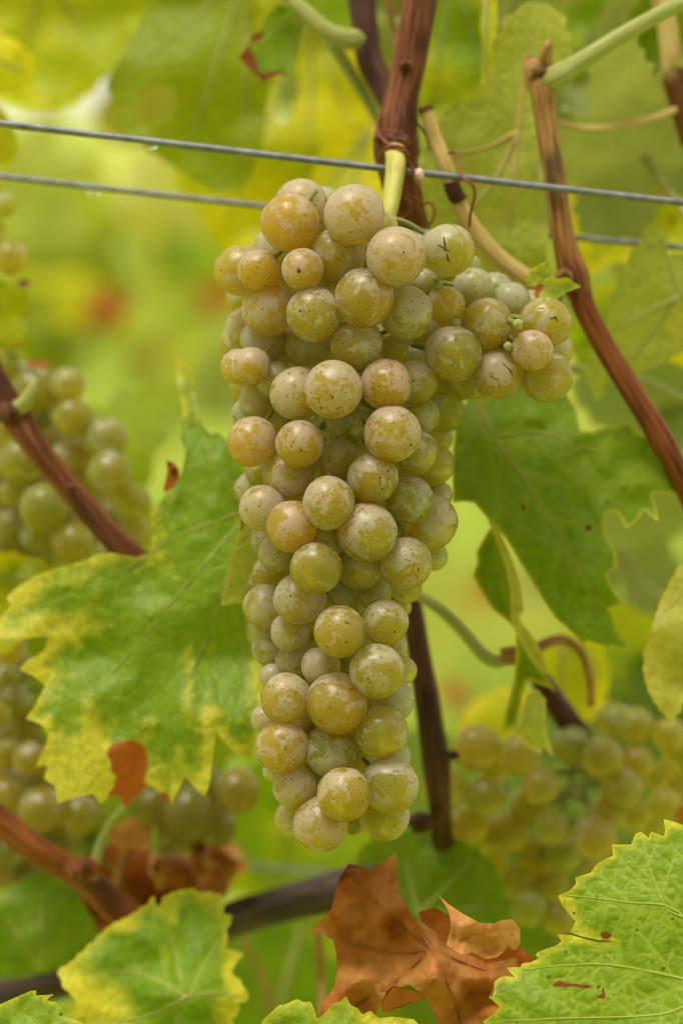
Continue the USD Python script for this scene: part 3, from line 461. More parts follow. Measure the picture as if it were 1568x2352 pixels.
# crop, x, y, radius, layer (0 = front), ripeness (0 green .. 1 golden), bloom
G = [(z1, 595, 255, 148, 1, .5, .14), (z1, 528, 368, 174, 0, .7, -.02), (z1, 905, 320, 180, 1, .6, .14), (z1, 1075, 390, 90, 4, .1, .05), (z1, 805, 565, 165, 2, .45, .06), (z1, 1150, 565, 177, 0, .7, .12), (z4, 545, 335, 178, 1, .2, .05),
     (z1, 240, 650, 150, 1, .55, .0), (z1, 345, 650, 126, 0, .75, .02), (z1, 603, 640, 124, 0, 1., .08), (z1, 445, 530, 140, 4, .2, .1), (z1, 965, 808, 177, 0, .6, .02), (z1, 670, 905, 163, 1, .4, .02), (z1, 405, 878, 155, 2, .6, .08), (z1, 1210, 895, 158, 2, .25, .08),
     (z1, 1445, 853, 114, 2, .45, -.04), (z1, 275, 985, 122, 4, .5, .06), (z1, 375, 1060, 140, 3, .3, .1), (z1, 627, 1085, 142, 4, .15, .08), (z1, 918, 1080, 152, 2, .3, .06), (z1, 1140, 1110, 86, 4, .05, .1), (z1, 1270, 1150, 66, 6, .05, .1), (z4, 580, 1032, 188, 0, .3, .02),
     (z1, 228, 1215, 106, 2, .7, .04), (z1, 298, 1213, 112, 1, .7, .08), (z1, 440, 1290, 112, 4, .4, .1), (z1, 570, 1370, 155, 2, .5, .1), (z1, 783, 1348, 171, 0, .65, .1), (z1, 1092, 1320, 153, 1, 1., .08), (z1, 1265, 1303, 126, 2, .3, .02), (z1, 335, 1415, 105, 4, .3, .06), (z2, 455, 105, 92, 4, .3, .1),
     (z2, 1300, 90, 108, 3, .15, .06), (z2, 1440, 70, 115, 6, .0, -.1), (z2, 305, 245, 145, 1, .85, .04), (z2, 585, 258, 142, 1, .75, .06), (z2, 835, 150, 150, 5, .05, .06), (z2, 1130, 200, 169, 0, .7, .06), (z2, 812, 345, 122, 4, .35, .08), (z2, 1270, 310, 132, 2, .2, -.02), (z2, 1370, 380, 122, 4, .0, -.08),
     (z2, 520, 445, 153, 2, .4, .06), (z2, 350, 430, 82, 6, .2, -.05), (z2, 1015, 460, 152, 1, .5, .02), (z2, 365, 635, 138, 1, .6, .1), (z2, 755, 605, 154, 0, .5, .08), (z2, 1230, 590, 144, 2, .15, .04), (z2, 1400, 560, 86, 5, .05, .05), (z2, 1350, 718, 167, 3, .3, .02), (z2, 540, 745, 155, 0, 1., .04), (z2, 982, 780, 175, 0, .45, .06),
     (z2, 455, 900, 112, 3, .35, .1), (z2, 680, 990, 154, 0, .35, -.02), (z2, 1210, 960, 154, 1, .3, .06), (z2, 935, 985, 135, 2, .35, .08), (z2, 1370, 920, 86, 5, .05, .04), (z2, 400, 1010, 86, 5, .7, .04), (z2, 385, 1215, 132, 4, .4, .08), (z2, 588, 1168, 152, 2, .45, .1), (z2, 830, 1145, 82, 4, .05, .08), (z2, 1022, 1135, 102, 4, .1, .06), (z2, 1205, 1100, 95, 6, .0, -.1),
     (z2, 820, 1362, 153, 0, .5, -.02), (z2, 1088, 1310, 137, 1, .4, .04), (z2, 528, 1365, 117, 2, .5, .12), (z2, 925, 1210, 48, 5, .0, 0), (z2, 1180, 1220, 62, 6, .0, 0), (z2, 405, 1465, 100, 5, .3, .06), (z3, 555, 345, 107, 2, .45, .08), (z3, 710, 390, 116, 1, .55, .1), (z3, 1038, 420, 163, 0, .4, .04), (z3, 1185, 415, 86, 4, .1, .0), (z3, 1140, 280, 82, 5, .05, .1),
     (z3, 1130, 592, 130, 3, .0, .12), (z3, 803, 608, 181, 0, .7, -.03), (z3, 503, 578, 149, 1, .55, .06), (z3, 425, 450, 76, 4, .35, .1), (z3, 385, 700, 86, 4, .4, .1), (z3, 1068, 778, 157, 1, .3, -.02), (z3, 482, 862, 153, 1, .75, .04), (z3, 767, 888, 158, 2, .25, .1), (z3, 1115, 1090, 166, 1, .25, .06), (z3, 555, 1095, 130, 2, .5, .12), (z3, 845, 1145, 162, 0, .55, -.02),
     (z3, 540, 1285, 102, 4, .4, .1), (z3, 710, 1318, 164, 1, .55, .08), (z3, 1085, 1275, 146, 3, .15, .02), (z3, 895, 1330, 52, 5, .1, 0), (z3, 420, 1010, 50, 6, .0, .1),
     (z4, 715, 580, 126, 3, .2, .08), (z4, 970, 680, 132, 4, .1, .06), (z4, 808, 828, 172, 1, .4, .0), (z4, 1200, 825, 174, 2, .35, -.02), (z4, 1112, 1010, 138, 0, .85, .06), (z4, 872, 1172, 167, 1, .6, .08), (z4, 1207, 1184, 174, 2, .3, .04), (z4, 380, 545, 92, 4, .1, .05)]
G = sorted(G, key=lambda g: g[4])
PLACED = {}
def bunch(label, grapes, d0, lod, layer=.004, squash=.9, seed0=0, fill=0, axis=None, group=None, stalk=True, scar=True, half=200, branches=7, dim=1.0):  # dim: flesh coloured darker to stand in for shade from the canopy overhead
    """grapes: (x, y, r, layer, ripeness, bloom) in grid units, front ones first; each is pushed back until it clears those before it"""
    b = thing('grape_bunch', label, 'grapes', group); done = []; made = PLACED.setdefault(seed0, [])
    def place(x, y, r, lay, base):
        d = base + lay * layer
        for (px, py, pr, pd) in done:
            g2 = math.hypot(x - px, y - py) * K; need = squash * (r + pr) * K
            if g2 < need: d = max(d, pd + math.sqrt(need**2 - g2**2))
        return d
    mid = lambda y: np.interp(y, [a[1] for a in axis], [a[0] for a in axis])
    for k, (x, y, r, lay, gold, bloom) in enumerate(grapes):
        t = min(.95, abs(x - mid(y)) / half); base = d0 + .02 * (1 - math.sqrt(1 - t * t)); d = place(x, y, r, lay, base); done.append((x, y, r, d))
        c = P(x, y, d); core = P(mid(y - 25), y - 30, d0 + .026)
        made.append((c, r * S(d)))
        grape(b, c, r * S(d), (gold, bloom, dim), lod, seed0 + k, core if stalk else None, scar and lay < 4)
    f = np.random.default_rng(seed0 + 5)
    disc = lambda q: Point(q[0], q[1]).buffer(q[2] * .93, 8)
    seen = unary_union([disc(q) for q in done]); hull = seen.buffer(36).buffer(-46)
    for k in range(fill):                                        # the grapes deeper in the bunch, wherever a gap would show
        gap = hull.difference(seen); gap = max(getattr(gap, 'geoms', [gap]), key=lambda q: q.area)
        if gap.area < 25: break
        c = gap.representative_point(); x, y, r = c.x + f.uniform(-8, 8), c.y + f.uniform(-8, 8), f.uniform(36, 50)
        near = [q[3] for q in done if math.hypot(x - q[0], y - q[1]) < q[2] + r]; d = place(x, y, r, 0, (max(near) if near else d0) + .001)
        d = min(d, d0 + .05); done.append((x, y, r, d)); seen = seen.union(disc((x, y, r)))
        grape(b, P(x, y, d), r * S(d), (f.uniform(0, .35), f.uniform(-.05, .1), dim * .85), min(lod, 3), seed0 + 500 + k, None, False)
    ax = np.array([[*P(x, y, d0 + .026), 9 * S(d0) * (1 - .55 * i / len(axis))] for i, (x, y) in enumerate(axis)]); m, u = tube(ax, sides=9, rough=.12, seed=seed0); st = obj('stem', m, STEM, b, uvw=u)
    for k in range(0, len(axis) * branches):
        i = f.uniform(0, len(axis) - 1.01); a = ax[int(i), :3] * (1 - i % 1) + ax[int(i) + 1, :3] * (i % 1); an = f.uniform(0, 2 * np.pi); e = a + np.array([math.cos(an), math.sin(an) * .8, -.35]) * f.uniform(.008, .014)
        m, u = tube(np.array([[*a, .0011], [*(a * .5 + e * .5 + [0, 0, .001]), .0009], [*e, .0008]]), sides=6, step=4); obj('branch', m, STEM, st, uvw=u)
    return b
AX = [(880, 500), (850, 640), (790, 800), (790, 960), (790, 1150), (800, 1350), (790, 1550), (780, 1700), (785, 1800)]
main = bunch('sharp ripe bunch of pale golden-green grapes hanging in the middle', [(*g[0](*g[1:4]), *g[4:]) for g in G], 0.0, 4, fill=150, axis=AX, half=245)
m, u = tubeP([(905, 318, .055, 18), (907, 344, .0455, 24), (909, 372, .037, 23), (905, 410, .034, 22), (899, 450, .031, 21), (892, 490, .028, 20), (885, 530, .027, 18), (870, 600, .027, 12)], sides=16, rough=.1, step=10); obj('peduncle', m, PEDUNCLE, main, uvw=u)
def mark(near, lines, w=.00035):
    """brown healed scratches on the skin of the front grape nearest to a surveyed place"""
    p = P(*near, 0.0); k = min(range(len(PLACED[0])), key=lambda j: np.hypot(*(PLACED[0][j][0] - p)[[0, 2]]) + PLACED[0][j][0][1] * .3); c, r = PLACED[0][k]
    o = stage.GetPrimAtPath(str(main.GetPath()) + '/grape' + (f'_{k:03d}' if k else ''))
    for l in lines:
        q = np.array([[x, -math.sqrt(max(.05, 1 - x * x - y * y)), -y] for x, y in l]); q = q / np.linalg.norm(q, axis=1, keepdims=True)
        n = len(q); m, u = tube(np.column_stack([c + q * r * 1.015, w * np.sin(np.linspace(.35, 2.8, n))]), sides=6, step=4, rough=.5); obj('scratch', m, SCRATCH, UsdGeom.Xform(o), uvw=u)
SCRATCH = usdkit.material(stage, L + 'healed_scratch', {'p': ('principled_bsdf', {'base_color': (.11, .045, .014), 'roughness': .75})}, surface='p.BSDF')
mark((1028, 574), [[(-.18, -.42), (-.15, -.15), (-.12, .0)], [(-.42, -.12), (-.2, -.02), (-.1, .08), (.08, .1)], [(-.08, .2), (-.04, .4), (.05, .5)], [(.1, -.12), (.28, -.1)]])
mark((773, 1615), [[(-.38, .0), (-.2, .08), (-.05, .14)], [(.4, -.5), (.58, -.46)]], .0006)
mark((877, 1681), [[(-.42, .1), (0, .04), (.45, -.06)]], .0003)
mark((594, 621), [[(.42, .5), (.62, .2)]], .0003)
mark((695, 617), [[(-.25, .12), (-.15, .14), (-.1, .1)]], .0008)
mark((780, 1450), [[(-.05, .3), (.1, .42)], [(.2, -.4), (.35, -.3)]], .0007)
mark((1140, 859), [[(-.3, .1), (.0, .25)], [(.2, -.4), (.5, -.1), (.55, .1)]], .0003)
mark((1254, 741), [[(.1, -.1), (.3, -.15), (.4, 0)], [(-.3, -.5), (-.1, -.52)]], .0004)
mark((765, 895), [[(-.5, .3), (-.48, .5)], [(.1, .7), (.3, .62)]], .0003)
for x, y, d, r in ((1189, 744, .004, 12), (1166, 795, .012, 10), (1046, 742, .014, 12), (1003, 652, .014, 13)):      # unripe pea-sized berries and a stub
    b = ICO[3]; v = b.vertices * (1 + .1 * (meshkit.fbm(b.vertices * 2 + x, 2) - .5)[:, None]); o = obj('green_berry', (P(x, y, d) + v * r * S(d), b.faces), SHOOT, main, uvw=v * r * S(d))
    m, u = tube(np.array([[*P(x, y, d), .0012], [*P(x - 12, y - 4, d + .008), .0009], [*P(x - 50, y - 20, d + .016), .0011]]), sides=6); obj('grape_stalk', m, STEM, o, uvw=u)

c3 = lambda x, y, r: (x / 2, 784 + y / 2, r / 2)
c5 = lambda x, y, r: (x / 2, 1568 + y / 2, r / 2)
c6 = lambda x, y, r: (784 + x / 2, 1568 + y / 2, r / 2)
def soft(f, rows, gold=.3, bloom=.0, seed=1):
    r = np.random.default_rng(seed); return [(*f(x, y, q), k, float(np.clip(gold + r.uniform(-.2, .25), 0, 1)), bloom + r.uniform(-.05, .05)) for x, y, q, k in rows]
bunch('blurred pale green bunch behind the slanting cane on the left', soft(c3, [(205, 765, 115, 0), (335, 925, 95, 0), (500, 605, 105, 0), (600, 735, 90, 1), (480, 450, 105, 1), (330, 350, 95, 1), (310, 200, 82, 1), (150, 230, 110, 2), (310, 540, 78, 2), (95, 550, 110, 2), (60, 690, 65, 2), (610, 880, 78, 2), (180, 890, 85, 3), (480, 970, 60, 3), (20, 100, 70, 2), (400, 660, 70, 3), (60, 850, 90, 4), (-30, 420, 100, 3), (-40, 760, 100, 4), (220, 480, 90, 4), (400, 800, 90, 4), (250, 640, 90, 5), (100, 400, 80, 5), (0, 980, 90, 5), (-90, 600, 100, 5), (130, 1000, 80, 6)], .1, -.06, 2), .1, 3, axis=[(70, 860), (120, 980), (130, 1120), (120, 1250)], seed0=200, layer=.006, fill=20, half=260, dim=.9)
bunch('two dim green grapes at the left edge under the lower wire', soft(lambda x, y, r: (x / 2, y / 2, r / 2), [(15, 940, 62, 0), (45, 1185, 84, 0), (-60, 1060, 90, 1), (-70, 880, 80, 1)], .2, -.05, 3), .12, 3, axis=[(-30, 400), (-20, 520), (0, 600)], branches=0, seed0=300, layer=.006, half=200)
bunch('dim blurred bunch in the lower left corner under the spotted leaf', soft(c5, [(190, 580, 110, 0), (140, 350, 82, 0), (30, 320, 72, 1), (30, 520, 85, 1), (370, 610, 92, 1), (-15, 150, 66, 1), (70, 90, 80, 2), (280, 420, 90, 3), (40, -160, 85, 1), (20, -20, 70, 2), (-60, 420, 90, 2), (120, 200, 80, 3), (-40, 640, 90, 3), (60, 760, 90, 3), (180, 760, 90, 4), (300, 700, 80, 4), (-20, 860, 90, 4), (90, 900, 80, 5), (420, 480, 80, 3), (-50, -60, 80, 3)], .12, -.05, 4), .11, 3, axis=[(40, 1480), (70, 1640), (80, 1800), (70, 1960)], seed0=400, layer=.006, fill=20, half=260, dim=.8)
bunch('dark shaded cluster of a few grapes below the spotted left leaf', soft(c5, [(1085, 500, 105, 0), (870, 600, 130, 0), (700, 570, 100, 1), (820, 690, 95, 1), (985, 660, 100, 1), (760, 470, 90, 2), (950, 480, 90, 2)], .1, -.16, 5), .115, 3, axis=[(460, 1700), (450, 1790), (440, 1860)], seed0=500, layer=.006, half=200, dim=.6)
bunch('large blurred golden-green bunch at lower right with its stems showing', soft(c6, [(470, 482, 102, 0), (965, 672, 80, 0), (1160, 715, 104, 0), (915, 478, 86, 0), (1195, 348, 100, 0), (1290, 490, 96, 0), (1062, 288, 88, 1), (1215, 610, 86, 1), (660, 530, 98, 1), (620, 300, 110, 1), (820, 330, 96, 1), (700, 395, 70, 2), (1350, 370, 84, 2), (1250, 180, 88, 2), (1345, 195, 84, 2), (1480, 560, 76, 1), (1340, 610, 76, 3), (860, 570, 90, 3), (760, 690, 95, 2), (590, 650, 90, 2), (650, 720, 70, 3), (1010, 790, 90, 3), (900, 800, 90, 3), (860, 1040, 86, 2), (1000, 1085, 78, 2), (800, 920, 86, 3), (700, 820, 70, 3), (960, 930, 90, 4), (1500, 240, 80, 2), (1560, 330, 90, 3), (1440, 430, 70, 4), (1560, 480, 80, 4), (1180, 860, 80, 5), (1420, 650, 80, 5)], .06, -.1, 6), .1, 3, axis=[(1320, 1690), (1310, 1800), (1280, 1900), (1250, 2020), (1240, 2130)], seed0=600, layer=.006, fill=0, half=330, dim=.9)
# ---------------------------------------------------------------- leaves near the bunch
q3 = lambda l: [(x / 2, 784 + y / 2) for x, y in l]
q4 = lambda l: [(784 + x / 2, 784 + y / 2) for x, y in l]
q6 = lambda l: [(784 + x / 2, 1568 + y / 2) for x, y in l]
LEAF_FRONT = leaf_look('front_leaf', green=(0.19, 0.29, 0.014), yellow=(0.55, 0.5, 0.04), vein=(0.31, 0.41, 0.05), cells=330.0, cellamt=0.26, bumpd=.0006, bstr=.22, cellcol=(.13, .21, .01), specks=.8, rough=.45, trans=.38)
LEAF_SPOT = leaf_look('spotted_leaf', green=(0.17, 0.28, 0.012), yellow=(0.54, 0.5, 0.05), brown=(0.36, 0.10, 0.014), vein=(0.28, 0.38, 0.03), nscale=105.0, namt=1.3, cellamt=.12)
LEAF_DARK = leaf_look('dark_leaf', green=(0.145, 0.235, 0.007), yellow=(0.5, 0.46, 0.03), vein=(0.24, 0.30, 0.02), brown=(.14, .04, .012), rough=.5, cellamt=.12, trans=.42)
LEAF_MID = leaf_look('mid_leaf', green=(0.16, 0.27, 0.012), yellow=(0.6, 0.53, 0.04), vein=(0.3, 0.4, 0.04), nscale=60.0, namt=1.0, cellamt=.15)
LEAF_PALE = leaf_look('pale_leaf', green=(0.33, 0.38, 0.05), yellow=(0.52, 0.46, 0.07), vein=(0.46, 0.46, 0.1), cellamt=.15, brown=(.3, .12, .04))
LEAF_YELLOW = leaf_look('yellow_leaf', green=(0.38, 0.43, 0.008), yellow=(0.72, 0.62, 0.01), vein=(0.5, 0.5, 0.03), cellamt=.1, nscale=32.0, namt=1.0, brown=(.3, .12, .02), trans=.55)
LEAF_OLIVE = leaf_look('olive_leaf', green=(0.23, 0.29, 0.004), yellow=(0.55, 0.5, 0.006), vein=(0.3, 0.35, 0.01), cellamt=.1, nscale=32.0, namt=1.0, trans=.5)
LEAF_GREEN = leaf_look('back_green_leaf', green=(0.19, 0.31, 0.008), yellow=(0.5, 0.5, 0.012), vein=(0.34, 0.42, 0.03), cellamt=.1, nscale=32.0, namt=1.0, trans=.5)
LEAF_DEAD = leaf_look('dead_leaf', green=(0.34, 0.10, 0.010), yellow=(0.53, 0.26, 0.075), brown=(0.13, 0.032, 0.008), vein=(0.36, 0.12, 0.02), under=(.5, .24, .06), rough=.6, trans=.2, nscale=60.0, namt=.9, cellamt=.12)

lf = survey_leaf('sharp light green leaf with yellow rim and brown scratches at lower right', LEAF_FRONT,
    q6([(1640, 640), (1568, 655), (1530, 640), (1480, 628), (1486, 690), (1478, 708), (1420, 683), (1410, 715), (1375, 685), (1350, 696), (1338, 722), (1330, 745), (1240, 745), (1244, 775), (1246, 797), (1215, 810), (1180, 830), (1160, 850), (1145, 875), (1110, 885), (1072, 897), (1077, 925), (1058, 945), (1040, 960), (995, 980), (1010, 1020), (1040, 1060), (1075, 1100), (1062, 1125), (1048, 1145), (1100, 1166), (1180, 1184), (1262, 1192), (1180, 1196), (1120, 1180), (1060, 1163), (990, 1157), (1010, 1190), (985, 1210), (940, 1225), (900, 1240), (890, 1255), (906, 1268), (870, 1285), (828, 1292), (822, 1308), (758, 1310), (775, 1335), (797, 1354), (740, 1350), (715, 1365), (698, 1380), (692, 1415), (674, 1450), (700, 1468), (730, 1492), (690, 1530), (648, 1560), (690, 1610), (660, 1660), (760, 1740), (740, 1800), (900, 1860), (1000, 1960), (1200, 1960), (1500, 2000), (1900, 1900), (2000, 1500), (1980, 1000), (1800, 660)]),
    (784 + 880, 1568 + 720), [q6([(1620, 1110), (1500, 1050), (1420, 870), (1380, 700)])[0:4], q6([(1560, 1065), (1300, 1010), (1010, 975)]), q6([(1568, 1362), (1250, 1300), (1040, 1300), (780, 1325)]), q6([(1600, 1480), (1440, 1530), (1000, 1545), (680, 1560)]), q6([(1640, 1700), (1300, 1850), (1000, 1940)]), (1760, 2050)],
    d=-.012, gx=-.03, gy=-.035, bow=.03, ripple=.006, rfreq=5, step=.0005, seed=21, yel=.02, edge_y=(.75, .0022), edge_b=(.42, .0005), quilt=.22, veins=True, veinlook=bark_look('leaf_vein_skin', (.34, .43, .06), (.39, .47, .08), (.42, .5, .1), dark=.0), gap=.0085, veinr=.00035,
    yb=[(1298, 2090, 22, 40, .8), (1330, 2150, 40, 14, .7), (1540, 1890, 30, 14, .35)], bb=[(1392, 2148, 14, 8, 1.0), (1300, 2263, 42, 5, .8), (1345, 2268, 24, 5, .8), (1285, 2256, 14, 12, .5), (1385, 2280, 5, 16, .8), (1378, 2290, 14, 5, .6), (1130, 2275, 5, 18, .7)])

survey_leaf('large dark green leaf with red-brown spots right of the bunch', LEAF_DARK,
    q4([(520, 380), (508, 560), (512, 742), (560, 735), (608, 742), (650, 790), (690, 835), (750, 900), (800, 980), (840, 1050), (900, 1150), (980, 1270), (1060, 1340), (1118, 1412), (1125, 1376), (1190, 1400), (1250, 1412), (1337, 1430), (1300, 1370), (1270, 1330), (1248, 1280), (1228, 1228), (1297, 1207), (1262, 1160), (1235, 1110), (1220, 1060), (1250, 1048), (1266, 1030), (1262, 985), (1252, 950), (1225, 905), (1203, 860), (1205, 820), (1215, 788), (1255, 780), (1275, 800), (1292, 830), (1306, 862), (1345, 832), (1375, 800), (1393, 770), (1415, 800), (1456, 830), (1448, 780), (1438, 740), (1422, 700), (1490, 700), (1557, 694), (1540, 640), (1515, 590), (1468, 515), (1480, 490), (1445, 455), (1400, 435), (1345, 420), (1335, 372), (1270, 385), (1215, 396), (1160, 410), (1105, 410), (1088, 370), (1085, 330), (1062, 290), (1040, 250), (1000, 200), (900, 150), (760, 140), (620, 170)]),
    (784 + 310, 784 + 125), [q4([(690, 430), (820, 620), (980, 870), (1130, 1130), (1330, 1425)]), q4([(690, 430), (900, 420), (1085, 480), (1300, 560), (1550, 690)]), q4([(610, 400), (560, 560), (515, 735)])], d=.05, gx=.02, gy=-.04, bow=.09, ripple=.006, step=.0011, seed=5, yel=.06, edge_y=(.55, .0011), quilt=.3, veins=True, veinlook=bark_look('dark_leaf_vein_skin', (.22, .19, .03), (.28, .25, .04), (.32, .3, .05), dark=.1),
    bb=[(1202, 1163, 7, 16, .75), (1195, 1195, 5, 8, .7), (1350, 1212, 12, 10, .8), (1345, 1245, 10, 8, .7), (1393, 1155, 9, 9, .7), (1270, 1405, 5, 14, .5)])
cl = survey_leaf('narrow curled dark leaf with a pale turned-over margin hanging right of the bunch', LEAF_DARK,
    q4([(690, 845), (655, 900), (618, 968), (624, 1010), (600, 1080), (640, 1150), (690, 1230), (778, 1300), (800, 1330), (800, 1440), (790, 1560), (770, 1640), (745, 1720), (738, 1800), (800, 1780), (830, 1640), (850, 1560), (955, 1590), (985, 1615), (930, 1520), (880, 1450), (820, 1300), (800, 1150), (760, 1000), (720, 900)]),
    (784 + 345, 784 + 425), [q4([(720, 1000), (760, 1200), (820, 1400), (880, 1540)])], d=.062, gx=0, gy=.01, bow=.05, ripple=.006, step=.0013, seed=8, yel=.05, edge_y=(.7, .0014))
survey_leaf('', LEAF_PALE, q4([(668, 815), (720, 860), (752, 930), (790, 1020), (818, 1110), (832, 1200), (838, 1240), (818, 1262), (822, 1290), (860, 1330), (900, 1390), (935, 1460), (950, 1530), (905, 1510), (862, 1450), (815, 1370), (782, 1300), (775, 1240), (775, 1150), (755, 1040), (715, 930)]),
    (784 + 340, 784 + 415), [q4([(740, 930), (795, 1080), (820, 1240), (900, 1440)])], d=.055, gy=.01, gx=.03, ripple=.003, step=.0013, seed=9, yel=.3, edge_y=(.6, .001), parent=cl, part='turned_margin')
survey_leaf('', LEAF_PALE, q6([(850, 60), (900, 30), (940, 80), (935, 160), (945, 240), (965, 300), (975, 345), (940, 310), (925, 290), (915, 332), (860, 300), (800, 250), (770, 240), (820, 170)]),
    (784 + 440, 1590), [q6([(890, 100), (900, 200), (915, 320)])], d=.058, ripple=.004, step=.0014, seed=10, yel=.15, edge_y=(.6, .0015), parent=cl, part='lower_lobe')

survey_leaf('large green and yellow leaf with an orange-brown patch at lower left', LEAF_SPOT,
    [(402, 820), (408, 812), (425, 828), (438, 850), (447, 880), (455, 940), (470, 985), (485, 1000), (500, 990), (520, 1012), (560, 1050), (600, 1100), (640, 1200), (640, 1300), (620, 1450), (600, 1560), (604, 1640), (578, 1752), (548, 1735), (520, 1712), (496, 1680), (488, 1740), (482, 1800), (470, 1832), (452, 1815), (425, 1782), (412, 1810), (390, 1852), (372, 1830), (345, 1802), (328, 1815), (288, 1855), (272, 1825), (255, 1828), (232, 1848), (214, 1824), (185, 1828), (132, 1846), (126, 1805), (100, 1790), (110, 1758), (82, 1762), (100, 1722), (112, 1690), (92, 1662), (58, 1652), (80, 1622), (104, 1575), (75, 1552), (42, 1538), (62, 1518), (100, 1495), (112, 1462), (60, 1466), (-4, 1468), (-8, 1430), (24, 1392), (14, 1372), (45, 1345), (80, 1322), (140, 1302), (200, 1286), (222, 1272), (260, 1270), (310, 1280), (342, 1272), (350, 1240), (345, 1180), (385, 1130), (418, 1085), (426, 1040), (416, 1010), (418, 940), (408, 880)],
    (575, 1170), [[(530, 1185), (400, 1235), (250, 1330), (20, 1420)], [(500, 1260), (380, 1400), (240, 1560), (70, 1650)], [(530, 1300), (480, 1450), (400, 1650), (385, 1840)], [(560, 1350), (560, 1500), (578, 1740)], [(540, 1120), (480, 1040), (420, 850)]], d=.056, gx=-.012, gy=-.02, bow=.04, ripple=.009, rfreq=6, step=.0016, seed=12, yel=.2, edge_y=(.6, .006), edge_b=(.2, .0006), between=.3, quilt=.5,
    yb=[(470, 1090, 90, 110, -.8), (150, 1440, 90, 40, .3), (230, 1700, 60, 90, .3), (430, 1560, 14, 110, .45), (480, 1680, 16, 90, .4), (340, 1680, 30, 60, .3), (560, 1250, 60, 40, .15), (470, 1210, 80, 30, .12), (590, 1440, 22, 60, .5), (250, 1790, 24, 50, .6)], bb=[(300, 1760, 46, 62, 1.1), (278, 1835, 26, 30, .9), (378, 1838, 14, 22, .8), (270, 1730, 26, 18, .8), (318, 1535, 16, 14, .5), (285, 1478, 14, 14, .42), (400, 955, 12, 34, 1.2), (585, 1438, 8, 10, .7), (315, 1500, 10, 8, .42)],
    fn=lambda x, y: -.00002 * np.clip(900 - y, 0, None) * (x - 400) / 10, veins=True, veinlook=SHOOT)
survey_leaf('dry brown curled leaf tip sticking up left of the bunch', LEAF_DEAD, [(375, 1125), (385, 1080), (382, 1058), (398, 1062), (412, 1080), (410, 1105), (395, 1120), (380, 1132)], (376, 1130), [(398, 1065)], d=.058, gx=.05, ripple=.002, step=.0009, seed=31, yel=.1, bb=[(400, 1085, 12, 20, .7)], name='dry_leaf_tip')
survey_leaf('narrow folded yellow-green leaf tip against the left side of the bunch', LEAF_PALE, [(552, 1183), (562, 1188), (600, 1225), (640, 1300), (640, 1380), (600, 1384), (560, 1384), (506, 1392), (512, 1362), (522, 1330), (520, 1300), (535, 1265), (546, 1220)], (630, 1300), [(508, 1390), (556, 1190)], d=.033, gx=.12, ripple=.003, step=.001, seed=32, yel=.1, edge_y=(.5, .0012), bb=[(556, 1205, 6, 26, .8), (508, 1390, 5, 5, .7)])

survey_leaf('green leaf with broad yellow patches at lower left', LEAF_MID,
    [(132, 2232), (160, 2214), (215, 2165), (250, 2130), (300, 2104), (340, 2078), (354, 2060), (362, 2096), (376, 2062), (400, 2050), (440, 2042), (475, 2060), (505, 2058), (515, 2085), (508, 2098), (532, 2108), (518, 2140), (522, 2168), (500, 2184), (520, 2180), (556, 2190), (540, 2215), (530, 2235), (555, 2262), (572, 2296), (545, 2302), (548, 2325), (530, 2340), (542, 2380), (500, 2440), (420, 2480), (340, 2470), (260, 2450), (210, 2400), (165, 2345), (180, 2300), (150, 2272)],
    (425, 2292), [[(330, 2240), (140, 2235)], [(400, 2180), (362, 2075)], [(480, 2200), (525, 2110)], [(500, 2280), (568, 2296)], [(400, 2380), (380, 2470)], [(320, 2340), (180, 2350)]], d=.06, gx=.02, gy=-.06, bow=.1, ripple=.01, rfreq=7, step=.0013, seed=14, yel=.1, edge_y=(.5, .003), between=.1, quilt=.4, teeth=(5, 26), veins=True, veinlook=SHOOT,
    yb=[(230, 2300, 70, 50, .6), (160, 2240, 50, 26, .5), (540, 2240, 26, 70, .6), (400, 2110, 26, 40, .4), (300, 2130, 50, 22, .4), (380, 2200, 18, 40, .35), (520, 2310, 40, 30, .5), (270, 2340, 60, 40, .5)])
survey_leaf('bright green leaf tip poking up in the bottom left corner', LEAF_FRONT, [(-120, 2380), (-40, 2330), (0, 2308), (40, 2290), (70, 2277), (84, 2276), (82, 2288), (124, 2285), (106, 2298), (140, 2306), (176, 2318), (150, 2338), (170, 2342), (192, 2352), (170, 2380), (100, 2460), (-60, 2500)], (-40, 2460), [(80, 2280), (176, 2318), (-60, 2345)], d=.0, gy=-.05, ripple=.004, step=.0009, seed=15, yel=.1, edge_y=(.6, .0015), edge_b=(.3, .0005), quilt=.35, gap=.009, bb=[(140, 2330, 5, 4, .9)])
survey_leaf('light green toothed leaf rising from the bottom edge left of the dead leaf', LEAF_FRONT, [(600, 2348), (618, 2330), (640, 2310), (655, 2308), (682, 2295), (695, 2302), (714, 2302), (722, 2320), (728, 2342), (748, 2328), (762, 2308), (780, 2302), (795, 2288), (803, 2308), (822, 2318), (832, 2332), (850, 2322), (870, 2340), (900, 2336), (950, 2342), (985, 2380), (960, 2440), (860, 2500), (700, 2500), (620, 2420)], (780, 2490), [(685, 2300), (795, 2292), (940, 2345), (610, 2350)], d=-.004, gy=-.05, ripple=.004, step=.0009, seed=16, yel=.12, edge_y=(.5, .003), quilt=.35, gap=.009, yb=[(870, 2345, 60, 20, .5)])

